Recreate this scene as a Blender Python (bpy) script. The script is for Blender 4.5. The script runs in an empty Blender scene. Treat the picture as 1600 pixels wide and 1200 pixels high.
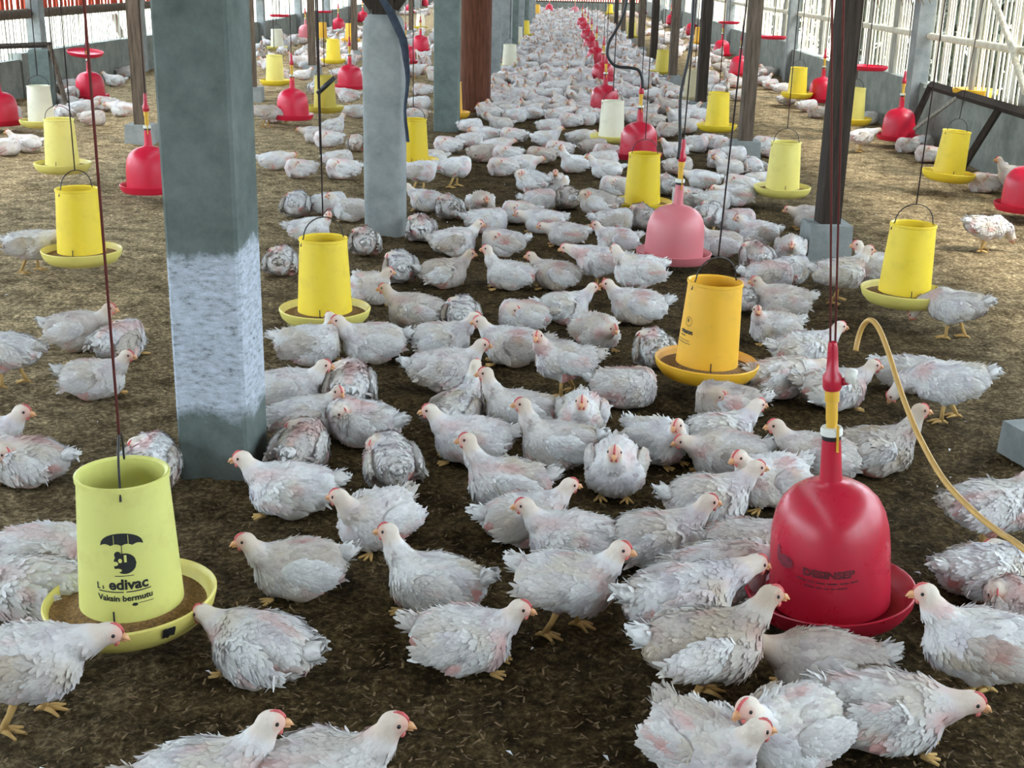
import bpy, math, random
import numpy as np
from mathutils import Matrix, Vector

# ------------------------------------------------------------------ camera, light, exposure
SC = bpy.context.scene
COL = SC.collection
W, H, F = 1600, 1200, 1950.0
CAMH = 1.6

def _v(px, py):
    a = np.array([px - W / 2, -(py - H / 2), -F])
    return a / np.linalg.norm(a)
_up = -_v(660, 6541)                       # vertical vanishing point of the pillars
_y = _v(880, -38); _y = _y - _up * (_y @ _up); _y /= np.linalg.norm(_y)   # axis of the shed
_x = np.cross(_y, _up)
RW = np.array([_x, _y, _up])

def at(px, py, z=0.0):
    """ground (or height z) point seen at a photograph pixel"""
    d = RW @ _v(px, py)
    return d * ((z - CAMH) / d[2]) + np.array([0, 0, CAMH])

def pix(p):
    c = RW.T @ (np.array(p, float) - np.array([0, 0, CAMH]))
    return W / 2 + F * c[0] / -c[2], H / 2 - F * c[1] / -c[2]

cam = bpy.data.cameras.new('camera')
cam.sensor_width = 36.0
cam.lens = F / W * 36.0
cam.clip_start = 0.05
cam.clip_end = 400
camo = bpy.data.objects.new('camera', cam)
COL.objects.link(camo)
M4 = Matrix([[*RW[0], 0], [*RW[1], 0], [*RW[2], CAMH], [0, 0, 0, 1]])
camo.matrix_world = M4
SC.camera = camo

world = bpy.data.worlds.new('overcast_sky')
SC.world = world
world.use_nodes = True
bg = world.node_tree.nodes['Background']
bg.inputs[0].default_value = (0.74, 0.89, 1.0, 1)
bg.inputs[1].default_value = 4.2

sun = bpy.data.lights.new('sun', 'SUN')
sun.energy = 3.0
sun.angle = math.radians(12)
sun.color = (1.0, 0.95, 0.86)
suno = bpy.data.objects.new('sun', sun)
COL.objects.link(suno)
suno.rotation_euler = (math.radians(18), math.radians(32), 0)

SC.view_settings.view_transform = 'Standard'
SC.view_settings.look = 'None'
SC.view_settings.gamma = 1
SC.view_settings.use_curve_mapping = False
SC.view_settings.exposure = 1.42

rnd = random.Random(7)

# ------------------------------------------------------------------ helpers
def srgb(r, g, b):
    f = lambda c: (c / 255 / 12.92) if c / 255 <= 0.04045 else ((c / 255 + 0.055) / 1.055) ** 2.4
    return (f(r), f(g), f(b), 1)

class N:
    """tiny node-tree helper"""
    def __init__(s, name):
        s.m = bpy.data.materials.new(name); s.m.use_nodes = True
        s.t = s.m.node_tree; s.b = s.t.nodes['Principled BSDF']
    def n(s, typ, **kw):
        o = s.t.nodes.new(typ)
        for k, v in kw.items():
            if k.startswith('i_'):
                o.inputs[int(k[2:]) if k[2:].isdigit() else k[2:].replace('_', ' ')].default_value = v
            else:
                setattr(o, k, v)
        return o
    def l(s, a, b):
        s.t.links.new(a, b)
    def noise(s, scale, detail=4, rough=0.6, vec=None):
        o = s.n('ShaderNodeTexNoise'); o.inputs['Scale'].default_value = scale
        o.inputs['Detail'].default_value = detail; o.inputs['Roughness'].default_value = rough
        if vec: s.l(vec, o.inputs['Vector'])
        return o
    def ramp(s, fac, stops):
        o = s.n('ShaderNodeValToRGB'); e = o.color_ramp.elements
        while len(e) < len(stops): e.new(0.5)
        for k, (p, c) in enumerate(stops):
            e[k].position = p; e[k].color = c if len(c) == 4 else (*c, 1)
        s.l(fac, o.inputs[0]); return o
    def mix(s, fac, a, b, mode='MIX'):
        o = s.n('ShaderNodeMixRGB', blend_type=mode)
        for k, v in enumerate((fac, a, b)):
            if hasattr(v, 'is_linked'): s.l(v, o.inputs[k])
            else: o.inputs[k].default_value = v
        return o
    def bump(s, h, strength, dist=0.01):
        o = s.n('ShaderNodeBump'); o.inputs['Strength'].default_value = strength; o.inputs['Distance'].default_value = dist
        s.l(h, o.inputs['Height']); s.l(o.outputs[0], s.b.inputs['Normal'])

def plain(name, c, rough=0.6, var=0.08, scale=14, metal=0, spec=0.5, bump=0.0, coat=0):
    k = N(name)
    tc = k.n('ShaderNodeTexCoord').outputs['Object']
    nz = k.noise(scale, 5, 0.65, tc)
    d = [max(0, v * (1 - var * 2.2)) for v in c[:3]]
    u = [min(1, v * (1 + var)) for v in c[:3]]
    r = k.ramp(nz.outputs[0], [(0.3, d), (0.62, u)])
    k.l(r.outputs[0], k.b.inputs['Base Color'])
    k.b.inputs['Roughness'].default_value = rough
    k.b.inputs['Metallic'].default_value = metal
    k.b.inputs['Specular IOR Level'].default_value = spec
    if coat: k.b.inputs['Coat Weight'].default_value = coat
    if bump: k.bump(nz.outputs[0], bump)
    return k.m

def plastic(name, c, rough=0.32, dirt=0.25, dirtc=(0.25, 0.17, 0.07), sss=0.0):
    k = N(name)
    tc = k.n('ShaderNodeTexCoord').outputs['Object']
    nz = k.noise(9, 6, 0.7, tc)
    f = k.ramp(nz.outputs[0], [(0.52, (0, 0, 0)), (0.8, (dirt, dirt, dirt))])
    m = k.mix(f.outputs[0], c, (*dirtc, 1))
    k.l(m.outputs[0], k.b.inputs['Base Color'])
    r = k.ramp(nz.outputs[0], [(0.3, (rough, rough, rough)), (0.8, (rough + 0.3,) * 3)])
    k.l(r.outputs[0], k.b.inputs['Roughness'])
    if sss:
        k.b.inputs['Subsurface Weight'].default_value = sss
        k.b.inputs['Subsurface Radius'].default_value = (0.03, 0.03, 0.01)
        k.b.inputs['Subsurface Scale'].default_value = 0.3
    return k.m

class MB:
    """collects shapes into one mesh"""
    def __init__(s):
        s.v = []; s.f = []
    def add(s, vs, fs):
        o = len(s.v); s.v += [tuple(map(float, p)) for p in vs]; s.f += [tuple(i + o for i in q) for q in fs]
        return s
    def box(s, c, size, rz=0.0, taper=1.0):
        x, y, z = [q / 2 for q in size]; ca, sa = math.cos(rz), math.sin(rz)
        vs = []
        for dz, t in ((-z, 1), (z, taper)):
            for dx, dy in ((-x, -y), (x, -y), (x, y), (-x, y)):
                dx, dy = dx * t, dy * t
                vs.append((c[0] + dx * ca - dy * sa, c[1] + dx * sa + dy * ca, c[2] + dz))
        return s.add(vs, [(0, 3, 2, 1), (4, 5, 6, 7), (0, 1, 5, 4), (1, 2, 6, 5), (2, 3, 7, 6), (3, 0, 4, 7)])
    def lathe(s, prof, seg=40, c=(0, 0, 0)):
        vs, fs = [], []
        for r, z in prof:
            for k in range(seg):
                a = 2 * math.pi * k / seg
                vs.append((c[0] + r * math.cos(a), c[1] + r * math.sin(a), c[2] + z))
        for i in range(len(prof) - 1):
            for k in range(seg):
                k2 = (k + 1) % seg
                fs.append((i * seg + k, i * seg + k2, (i + 1) * seg + k2, (i + 1) * seg + k))
        return s.add(vs, fs)
    def tube(s, pts, r, seg=8, cap=True):
        pts = [np.array(p, float) for p in pts]; n = len(pts)
        rs = r if isinstance(r, (list, tuple)) else [r] * n
        vs, fs = [], []
        t0 = pts[1] - pts[0]; t0 /= np.linalg.norm(t0)
        ref = np.array([0, 0, 1.0]) if abs(t0[2]) < 0.9 else np.array([1.0, 0, 0])
        u = np.cross(t0, ref); u /= np.linalg.norm(u)
        for i, p in enumerate(pts):
            t = pts[min(i + 1, n - 1)] - pts[max(i - 1, 0)]; t /= max(1e-9, np.linalg.norm(t))
            u = u - t * (u @ t); u /= max(1e-9, np.linalg.norm(u)); w = np.cross(t, u)
            for k in range(seg):
                a = 2 * math.pi * k / seg
                vs.append(p + rs[i] * (math.cos(a) * u + math.sin(a) * w))
        for i in range(n - 1):
            for k in range(seg):
                k2 = (k + 1) % seg
                fs.append((i * seg + k, i * seg + k2, (i + 1) * seg + k2, (i + 1) * seg + k))
        if cap:
            fs.append(tuple(range(seg))[::-1]); fs.append(tuple((n - 1) * seg + k for k in range(seg)))
        return s.add(vs, fs)
    def mesh(s, name, mat, smooth=True, sharp=None):
        me = bpy.data.meshes.new(name)
        me.from_pydata(s.v, [], s.f); me.update()
        if mat: me.materials.append(mat)
        if smooth:
            me.polygons.foreach_set('use_smooth', [True] * len(me.polygons))
            if sharp:
                try: me.set_sharp_from_angle(angle=math.radians(sharp))
                except Exception: pass
        return me

def link(name, data, parent=None, loc=(0, 0, 0)):
    o = bpy.data.objects.new(name, data); COL.objects.link(o)
    o.location = loc
    if parent is not None: o.parent = parent
    return o

def tag(o, label=None, cat=None, group=None, kind=None):
    if label: o['label'] = label
    if cat: o['category'] = cat
    if group: o['group'] = group
    if kind: o['kind'] = kind
    return o

def arc(a, b, n, fn):
    return [fn(a + (b - a) * k / (n - 1)) for k in range(n)]

# ------------------------------------------------------------------ numpy noise and isosurface
class VNoise:
    def __init__(s, seed):
        s.g = np.random.RandomState(seed).rand(32, 32, 32)
    def __call__(s, p):
        p = np.asarray(p); i = np.floor(p).astype(int); f = p - i; f = f * f * (3 - 2 * f)
        r = 0
        for dx in (0, 1):
            for dy in (0, 1):
                for dz in (0, 1):
                    w = (f[..., 0] if dx else 1 - f[..., 0]) * (f[..., 1] if dy else 1 - f[..., 1]) * (f[..., 2] if dz else 1 - f[..., 2])
                    r = r + w * s.g[(i[..., 0] + dx) % 32, (i[..., 1] + dy) % 32, (i[..., 2] + dz) % 32]
        return r

def surfnet(fn, lo, hi, h):
    lo = np.array(lo, float); n = np.ceil((np.array(hi) - lo) / h).astype(int) + 1
    g = np.stack(np.meshgrid(*[lo[k] + h * np.arange(n[k]) for k in range(3)], indexing='ij'), -1)
    d = fn(g)
    ins = d < 0
    sl = lambda o: tuple(slice(o[k], n[k] - 1 + o[k]) for k in range(3))
    cnt = sum(ins[sl((a, b, c))].astype(int) for a in (0, 1) for b in (0, 1) for c in (0, 1))
    act = (cnt > 0) & (cnt < 8)
    acc = np.zeros(tuple(n - 1) + (3,)); num = np.zeros(tuple(n - 1))
    for ax in range(3):
        for u in (0, 1):
            for v in (0, 1):
                o0 = [0, 0, 0]; oth = [k for k in range(3) if k != ax]
                o0[oth[0]] = u; o0[oth[1]] = v; o1 = list(o0); o1[ax] = 1
                a, b = d[sl(o0)], d[sl(o1)]
                cr = (a < 0) != (b < 0)
                t = np.where(cr, a / np.where(cr, a - b, 1), 0)
                p = np.zeros(a.shape + (3,)); p[..., ax] = t; p[..., oth[0]] = u; p[..., oth[1]] = v
                acc += p * cr[..., None]; num += cr
    idx = -np.ones(tuple(n - 1), int); idx[act] = np.arange(act.sum())
    ii = np.argwhere(act)
    V = lo + h * (ii + acc[act] / num[act][:, None])
    Fs = []
    for ax in range(3):
        oth = [(ax + 1) % 3, (ax + 2) % 3]
        s0 = [slice(1, n[k] - 1) for k in range(3)]; s0[ax] = slice(0, n[ax] - 1)
        s1 = list(s0); s1[ax] = slice(1, n[ax])
        a, b = ins[tuple(s0)], ins[tuple(s1)]
        e = np.argwhere(a != b)
        flip = a[tuple(e.T)]
        base = e.copy(); base[:, oth[0]] += 1; base[:, oth[1]] += 1
        q = []
        for (u, v) in ((-1, -1), (0, -1), (0, 0), (-1, 0)):
            c = base.copy(); c[:, oth[0]] += u; c[:, oth[1]] += v
            q.append(idx[tuple(c.T)])
        q = np.stack(q, 1)
        q[~flip] = q[~flip][:, ::-1]
        Fs.append(q)
    Fq = np.concatenate(Fs); Fq = Fq[(Fq >= 0).all(1)]
    return V, Fq

def normals(V, Fq):
    a, b, c, d = (V[Fq[:, k]] for k in range(4))
    fnm = np.cross(c - a, d - b)
    nn = np.zeros_like(V)
    for k in range(4): np.add.at(nn, Fq[:, k], fnm)
    return nn / np.maximum(1e-12, np.linalg.norm(nn, axis=1))[:, None]

def smin(a, b, k):
    h = np.clip(0.5 + 0.5 * (b - a) / k, 0, 1)
    return b * (1 - h) + a * h - k * h * (1 - h)

def ell(p, c, r, pitch=0.0, Rm=None):
    q = p - np.array(c)
    if Rm is not None: q = q @ Rm
    elif pitch:
        ca, sa = math.cos(pitch), math.sin(pitch)      # +pitch lifts the front (+x)
        x = q[..., 0] * ca + q[..., 2] * sa; z = -q[..., 0] * sa + q[..., 2] * ca
        q = np.stack([x, q[..., 1], z], -1)
    r = np.array(r)
    k0 = np.linalg.norm(q / r, axis=-1); k1 = np.linalg.norm(q / (r * r), axis=-1)
    return k0 * (k0 - 1) / np.maximum(k1, 1e-9)

def cone(p, a, b, ra, rb):
    a, b = np.array(a, float), np.array(b, float); ab = b - a
    t = np.clip(((p - a) @ ab) / (ab @ ab), 0, 1)
    return np.linalg.norm(p - a - t[..., None] * ab, axis=-1) - (ra + (rb - ra) * t)

def cmesh(name, V, Fq, C, mats, mi=None):
    me = bpy.data.meshes.new(name)
    me.from_pydata([tuple(p) for p in V], [], [tuple(int(i) for i in q) for q in Fq]); me.update()
    for m in mats: me.materials.append(m)
    at_ = me.attributes.new('Col', 'FLOAT_COLOR', 'POINT')
    at_.data.foreach_set('color', np.concatenate([C, np.ones((len(C), 1))], 1).astype(np.float32).ravel())
    me.polygons.foreach_set('use_smooth', [True] * len(me.polygons))
    if mi is not None: me.polygons.foreach_set('material_index', mi)
    return me

# ------------------------------------------------------------------ chicken
WHITE = np.array([0.76, 0.755, 0.75]); CREAM = np.array([0.62, 0.54, 0.42]); DIRT = np.array([0.36, 0.27, 0.18])
PINK = np.array([0.66, 0.33, 0.30]); FACE = np.array([0.74, 0.42, 0.34]); HEADC = np.array([0.76, 0.66, 0.55]); SHANK = np.array([0.62, 0.40, 0.15])
# name: standing, neck mid, head, head yaw, head pitch
POSES = {
    'U': (0, (.112, 0, .135), (.148, 0, .180), 0, -6),
    'UU': (0, (.108, 0, .160), (.132, 0, .222), 0, -3),
    'L': (0, (.125, 0, .115), (.168, 0, .132), 0, -12),
    'TL': (0, (.108, .012, .138), (.128, .034, .180), 75, -6),
    'TR': (0, (.108, -.012, .138), (.128, -.034, .180), -75, -6),
    'B': (0, (.095, .020, .145), (.080, .046, .182), 140, -8),
    'K': (0, (.085, .025, .120), (.048, .058, .128), 150, -35),
    'S': (1, (.112, 0, .225), (.142, 0, .272), 0, -5),
    'F': (1, (.142, 0, .205), (.190, 0, .222), 0, -14),
    'SL': (1, (.108, .012, .222), (.125, .036, .266), 75, -5),
    'SR': (1, (.108, -.012, .222), (.125, -.036, .266), -75, -5),
    'P': (1, (.165, 0, .145), (.200, 0, .085), 0, -60),
    'SK': (1, (.095, .030, .195), (.060, .062, .208), 150, -25),
}

def headmat(yaw, pitch):
    y, p = math.radians(yaw), math.radians(pitch)
    f = np.array([math.cos(y) * math.cos(p), math.sin(y) * math.cos(p), math.sin(p)])
    s = np.array([-math.sin(y), math.cos(y), 0.0])
    return np.stack([f, s, np.cross(f, s)], 1)       # columns: forward, left, up

def feathers(V, Nn, C, idx, rs, L, Wd, lift, dirv, tint=None):
    """little curved shingle feathers on chosen surface points"""
    vs, fs, cs = [], [], []
    for i in idx:
        p, n = V[i], Nn[i]
        d = np.array(dirv) + rs.normal(0, 0.22, 3); d = d - n * (d @ n); ln = np.linalg.norm(d)
        if ln < 0.25: continue
        d /= ln; w = np.cross(n, d)
        l = L * rs.uniform(.7, 1.25); wd = Wd * rs.uniform(.7, 1.2); up = rs.uniform(*lift)
        o = len(vs)
        col = np.clip(C[i] * rs.uniform(.90, 1.08), 0, .9)
        for t, k, hgt in ((0, .6, .0005), (.6, 1, .0006 + up * .4), (1.0, .3, .0006 + up)):
            q = p + d * l * t + n * hgt
            vs += [q - w * wd * .5 * k - n * .0008 * k, q + n * .0005, q + w * wd * .5 * k - n * .0008 * k]
            cs += [col * (.97 if t else .9)] * 3
        for r in range(2):
            a = o + r * 3
            fs += [(a, a + 1, a + 4, a + 3), (a + 1, a + 2, a + 5, a + 4)]
    return vs, fs, cs

def build_chicken(code, seed, hi=True):
    st, n1, hd, yaw, pit = POSES[code]
    rs = np.random.RandomState(seed); nz = VNoise(seed)
    Rm = headmat(yaw, pit); hd = np.array(hd)
    bz = .155 if st else .081
    pk = code == 'P'
    pb = math.radians(-10 if pk else (10 if st else 5))
    sw = rs.uniform(-.008, .008)
    def body(p):
        w = .0055 * (nz(p * 42) - .5) + .013 * (nz(p * 18 + 5) - .5)
        d = ell(p, (0, 0, bz), (.104, .083, .077), pb)
        d = smin(d, ell(p, (.058, sw, bz - .012), (.068, .074, .068), pb), .03)
        d = smin(d, ell(p, (-.078, 0, bz + (.004 if not pk else .02)), (.056, .062, .054), -pb), .03)
        for s in (1, -1):
            if st:
                d = smin(d, cone(p, (-.012, s * .045, bz - .035), (.006 + s * .012, s * .044, .082), .036, .013), .022)
            else:
                d = smin(d, ell(p, (.002, s * .056, .046), (.066, .033, .044)), .014)
        d = d + w
        d = smin(d, cone(p, (.078, 0, bz + .035), n1, .046, .032), .028)
        d = smin(d, cone(p, n1, hd, .031, .0215), .014)
        d = smin(d, ell(p, hd, (.0295, .0200, .0228), Rm=Rm), .008)
        d = np.maximum(d, .002 - p[..., 2])
        return d
    h = .0062 if hi else (.0125 if hi is not None else .017)
    V, Fq = surfnet(body, (-.16, -.125, -.02), (.245, .125, .33 if st else .26), h)
    Nn = normals(V, Fq)
    # colour
    q = (V - hd) @ Rm
    rel = np.linalg.norm(q / np.array([.038, .029, .032]), axis=1)
    C = np.tile(WHITE, (len(V), 1))
    def blend(mask, col):
        m = np.clip(mask, 0, 1)[:, None]; C[:] = C * (1 - m) + np.array(col) * m
    blend((nz(V * 14 + 3) - .55) * 2.2, CREAM)
    blend((nz(V * 26 + 9) - .52) * 2.0, (.56, .52, .56))
    low = (.055 - V[:, 2]) / .055 if not st else (bz - .055 - V[:, 2]) / .06
    blend(low * .55 * (0.5 + nz(V * 22)), DIRT)
    flank = (np.abs(V[:, 1]) > .04) * ((V[:, 0] < .02) & (V[:, 2] < bz + .01))
    blend(flank * (nz(V * np.array([16, 16, 26]) + 11) - .48) * 3.2, PINK)
    blend((nz(V * np.array([9, 24, 20]) + 21) - .64) * 2.4, PINK * .9 + .1)
    lines = np.clip(1 - np.abs(nz(V * np.array([20, 26, 26]) + 51) - .5) / .035, 0, 1) * (nz(V * 9 + 61) > .48)
    blend(lines * .55 * (V[:, 2] > bz - .03), (.50, .40, .42))
    hz = np.clip((1.45 - rel) / .5, 0, 1)
    blend(hz * .8, HEADC)
    blend((rel < 1.1) * np.clip((q[:, 0] - .002) / .018, 0, 1) * .85, FACE)
    ring = np.clip(1 - np.abs(np.linalg.norm((q - np.array([.009, 0, .005]))[:, [0, 2]], axis=1) - .006) / .006, 0, 1) * (np.abs(q[:, 1]) > .010)
    blend(ring * (rel < 1.1) * .5, FACE * .9)
    nk = np.clip(1 - np.linalg.norm(V - np.array(n1), axis=1) / .05, 0, 1) * (V[:, 0] > n1[0] - .01)
    blend(nk * .7 * nz(V * 40), FACE * .85 + .14)
    Vs, Fs, Cs = [tuple(p) for p in V], [tuple(f) for f in Fq], [tuple(c) for c in C]
    # plumage on the body surface
    ok = np.where((rel > 1.5) & (V[:, 2] > (.025 if not st else bz - .06)))[0]
    if hi is not None:
        nf = 760 if hi else 80
        idx = rs.choice(ok, min(nf, len(ok)), replace=False)
        k = 1 if hi else 1.7
        fv, ff, fc = feathers(V, Nn, C, idx, rs, .019 * k, .0135 * k, (.0005, .0042), (-.9, 0, -.38))
        o = len(Vs); Vs += fv; Fs += [tuple(i + o for i in f) for f in ff]; Cs += fc
        if hi:                                           # ruffled tufts along the back
            bk_ = ok[(V[ok, 2] > bz + .03) & (V[ok, 0] < .05)]
            fv, ff, fc = feathers(V, Nn, C, rs.choice(bk_, 46), rs, .021, .010, (.005, .012), (-.9, 0, -.1))
            o = len(Vs); Vs += fv; Fs += [tuple(i + o for i in f) for f in ff]; Cs += fc
    # shanks and feet
    if st and hi is not None:
        for s in (1, -1):
            sx = s * .012
            m = MB(); a = np.array((.006 + sx, s * .044, .088)); b = np.array((-.010 + sx * 2.6, s * .044, .012))
            m.tube([a, (a + b) / 2 + np.array((.002, 0, 0)), b], [.0095, .0075, .0085], 8)
            for ang, l in ((0, .052), (34, .044), (-34, .044), (180, .024)):
                t = math.radians(ang); e = b + np.array((math.cos(t) * l, math.sin(t) * l, -.008))
                m.tube([b, b * .5 + e * .5 + np.array((0, 0, .003)), e], [.0075, .0058, .0030], 6)
            o = len(Vs); Vs += m.v; Fs += [tuple(i + o for i in f) for f in m.f]
            Cs += [tuple(SHANK * rs.uniform(.9, 1.1))] * len(m.v)
    elif hi:
        for s in (1, -1):                                # toes peeping out under the breast
            if rs.rand() < .6:
                m = MB(); b = np.array((.085, s * .04, .010))
                for ang in (-25, 8, 38):
                    t = math.radians(ang); e = b + np.array((math.cos(t) * .038, math.sin(t) * .038, -.004))
                    m.tube([b, e], [.0065, .0032], 6)
                o = len(Vs); Vs += m.v; Fs += [tuple(i + o for i in f) for f in m.f]
                Cs += [tuple(SHANK)] * len(m.v)
    parts = {}
    def hp(x, y, z): return hd + Rm @ np.array((x, y, z))
    # beak, comb, wattle, eyes in head space
    bk = MB()
    for (z0, dz, l, r) in ((.000, -.008, .024, .0098), (-.007, -.006, .018, .0072)):
        bk.tube([hp(.020, 0, z0), hp(.020 + l * .6, 0, z0 + dz * .25), hp(.020 + l, 0, z0 + dz)], [r, r * .68, r * .12], 8)
    cb = MB(); n = 9; vv = []
    for kk in range(n):
        t = kk / (n - 1); x = .028 - .034 * t
        zt = .0205 * math.sqrt(max(0, 1 - (x / .033) ** 2))
        hh = .0062 * math.sin(math.pi * (t * .86 + .07)) * (1 + .22 * (kk % 2))
        for y, z in ((-.0042, zt - .005), (-.0018, zt + hh), (.0018, zt + hh), (.0042, zt - .005)):
            vv.append(hp(x, y, z))
    cb.add(vv, [(a * 4 + j, a * 4 + (j + 1) % 4, a * 4 + 4 + (j + 1) % 4, a * 4 + 4 + j) for a in range(n - 1) for j in range(4)] + [(0, 1, 2, 3), (4 * n - 1, 4 * n - 2, 4 * n - 3, 4 * n - 4)])
    wt = MB()
    for s in (1, -1):
        wt.tube([hp(.021, s * .007, -.012), hp(.019, s * .0075, -.019), hp(.017, s * .007, -.024)], [.0036, .0046, .0018], 7)
    if hi:
        parts['beak'] = bk; parts['comb'] = cb; parts['wattle'] = wt
        ey = []
        for s in (1, -1):
            e = MB(); c = hp(.010, s * .0176, .005)
            e.lathe([(0.0048 * math.sin(math.pi * k / 6), -.0048 * math.cos(math.pi * k / 6)) for k in range(7)], 10, c)
            ey.append(e)
        parts['eye'] = ey
    else:
        for m, c in ((bk, (.66, .42, .14)), (cb, (.58, .10, .10)), (wt, (.62, .16, .14))):
            if hi is None and m is wt: continue
            o = len(Vs); Vs += m.v; Fs += [tuple(i + o for i in f) for f in m.f]; Cs += [c] * len(m.v)
    # wings and tail
    wings = []
    for s in (1, -1):
        wc = (-.014, s * .0775, bz + .006); wp = math.radians(14 if not pk else -4); wy = math.radians(-9 * s)
        cp, sp, cy, sy = math.cos(wp), math.sin(wp), math.cos(wy), math.sin(wy)
        Rw = np.array([[cy, -sy, 0], [sy, cy, 0], [0, 0, 1]]) @ np.array([[cp, 0, -sp], [0, 1, 0], [sp, 0, cp]])
        wn = lambda p: ell(p, wc, (.080, .0175, .046), Rm=Rw) + .006 * (nz(p * 34) - .5)
        Vw, Fw = surfnet(wn, (-.13, min(s * .05, s * .112), bz - .075), (.085, max(s * .05, s * .112), bz + .085), h if hi is None or not hi else .0055)
        Cw = np.tile(WHITE, (len(Vw), 1))
        m = np.clip((nz(Vw * 16 + 31) - .52) * 2, 0, 1)[:, None]; Cw = Cw * (1 - m) + CREAM * m
        m = np.clip((nz(Vw * 28 + 71) - .55) * 1.8, 0, 1)[:, None]; Cw = Cw * (1 - m) + np.array((.56, .52, .56)) * m
        m = np.clip((nz(Vw * np.array([10, 20, 30]) + 41) - .66) * 3, 0, 1)[:, None]; Cw = Cw * (1 - m) + PINK * m
        Vl, Fl, Cl = [tuple(p) for p in Vw], [tuple(f) for f in Fw], [tuple(c) for c in Cw]
        if hi is not None:
            Nw = normals(Vw, Fw)
            oki = np.where(Nw[:, 1] * s > .15)[0]
            idx = rs.choice(oki, min(190 if hi else 22, len(oki)), replace=False)
            k = 1 if hi else 1.6
            fv, ff, fc = feathers(Vw, Nw, Cw, idx, rs, .024 * k, .013 * k, (.0004, .003), (-1, 0, -.30))
            o = len(Vl); Vl += fv; Fl += [tuple(i + o for i in f) for f in ff]; Cl += fc
            rear = np.where((Vw[:, 0] < -.05) & (Vw[:, 2] < bz + .012))[0]
            idx = rs.choice(rear, 16 if hi else 6)
            fv, ff, fc = feathers(Vw, Nw, Cw, idx, rs, .040, .013, (-.001, .003), (-1, -s * .15, -.12))
            o = len(Vl); Vl += fv; Fl += [tuple(i + o for i in f) for f in ff]; Cl += fc
        wings.append((Vl, Fl, Cl))
    tb = np.array((-.118, 0, bz + (.020 if not pk else .045)))
    Vt, Ft, Ct = [], [], []
    tl = ell
    tv, tf = surfnet(lambda p: ell(p, tb + np.array((-.012, 0, .004)), (.034, .030, .022), math.radians(-24)) + .004 * (nz(p * 50) - .5), tb - .07, tb + .07, .0075 if hi else .014)
    tn = normals(tv, tf)
    Vt, Ft = [tuple(p) for p in tv], [tuple(f) for f in tf]
    Ct = [tuple(WHITE)] * len(Vt)
    if hi is not None:
        idx = rs.choice(np.where(tv[:, 0] < tb[0] + .01)[0], 34 if hi else 9)
        fv, ff, fc = feathers(tv, tn, np.tile(WHITE, (len(tv), 1)), idx, rs, .030, .013, (.001, .006), (-1, 0, .30))
        o = len(Vt); Vt += fv; Ft += [tuple(i + o for i in f) for f in ff]; Ct += fc
    if hi:
        parts['wing'] = wings; parts['tail'] = (Vt, Ft, Ct)
    else:
        for (a, b, c) in wings + [(Vt, Ft, Ct)]:
            o = len(Vs); Vs += a; Fs += [tuple(i + o for i in f) for f in b]; Cs += c
    return (Vs, Fs, np.array(Cs)), parts

def feather_mat():
    k = N('feathers_and_skin')
    a = k.n('ShaderNodeAttribute', attribute_name='Col')
    oi = k.n('ShaderNodeObjectInfo')
    tint = k.ramp(oi.outputs['Random'], [(0, (.70, .63, .56)), (.3, (.90, .87, .85)), (1, (1, 1, 1))])
    m = k.mix(1.0, a.outputs[0], tint.outputs[0], 'MULTIPLY')
    k.l(m.outputs[0], k.b.inputs['Base Color'])
    k.b.inputs['Roughness'].default_value = .8
    k.b.inputs['Specular IOR Level'].default_value = .2
    tc = k.n('ShaderNodeTexCoord').outputs['Object']
    nz = k.noise(170, 4, .7, tc)
    k.bump(nz.outputs[0], .35, .004)
    return k.m
# ------------------------------------------------------------------ materials
def litter_mat():
    k = N('litter')
    tc = k.n('ShaderNodeTexCoord').outputs['Object']
    n1 = k.noise(55, 6, .75, tc); n2 = k.noise(7, 5, .7, tc); n3 = k.noise(.9, 4, .6, tc)
    fine = k.ramp(n1.outputs[0], [(.30, srgb(46, 37, 25)), (.50, srgb(104, 88, 66)), (.70, srgb(176, 156, 126))])
    mid = k.ramp(n2.outputs[0], [(.36, (.34, .32, .28)), (.60, (1, 1, 1))])
    m1 = k.mix(1, fine.outputs[0], mid.outputs[0], 'MULTIPLY')
    # droppings-soaked strip and dry straw lanes, with centre shade and side light painted in
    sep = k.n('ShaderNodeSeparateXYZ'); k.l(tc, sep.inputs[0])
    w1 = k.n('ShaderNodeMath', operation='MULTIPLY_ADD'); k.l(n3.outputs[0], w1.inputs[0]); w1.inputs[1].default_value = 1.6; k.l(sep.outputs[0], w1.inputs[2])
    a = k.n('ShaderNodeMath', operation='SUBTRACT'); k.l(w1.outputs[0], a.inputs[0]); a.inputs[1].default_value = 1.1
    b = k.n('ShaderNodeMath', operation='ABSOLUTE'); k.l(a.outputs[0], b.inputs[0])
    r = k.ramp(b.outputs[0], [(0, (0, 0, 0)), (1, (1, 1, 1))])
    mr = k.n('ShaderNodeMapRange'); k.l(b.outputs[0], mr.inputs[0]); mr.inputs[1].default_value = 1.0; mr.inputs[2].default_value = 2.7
    dry_lit = k.mix(mr.outputs[0], (.78, .72, .52, 1), (3.5, 3.65, 3.6, 1))
    m2 = k.mix(1, m1.outputs[0], dry_lit.outputs[0], 'MULTIPLY')
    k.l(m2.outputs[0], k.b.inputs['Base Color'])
    k.b.inputs['Roughness'].default_value = .95
    k.b.inputs['Specular IOR Level'].default_value = .1
    add = k.n('ShaderNodeMath', operation='ADD'); k.l(n1.outputs[0], add.inputs[0]); k.l(n2.outputs[0], add.inputs[1])
    k.bump(add.outputs[0], 1.0, .03)
    return k.m

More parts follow.
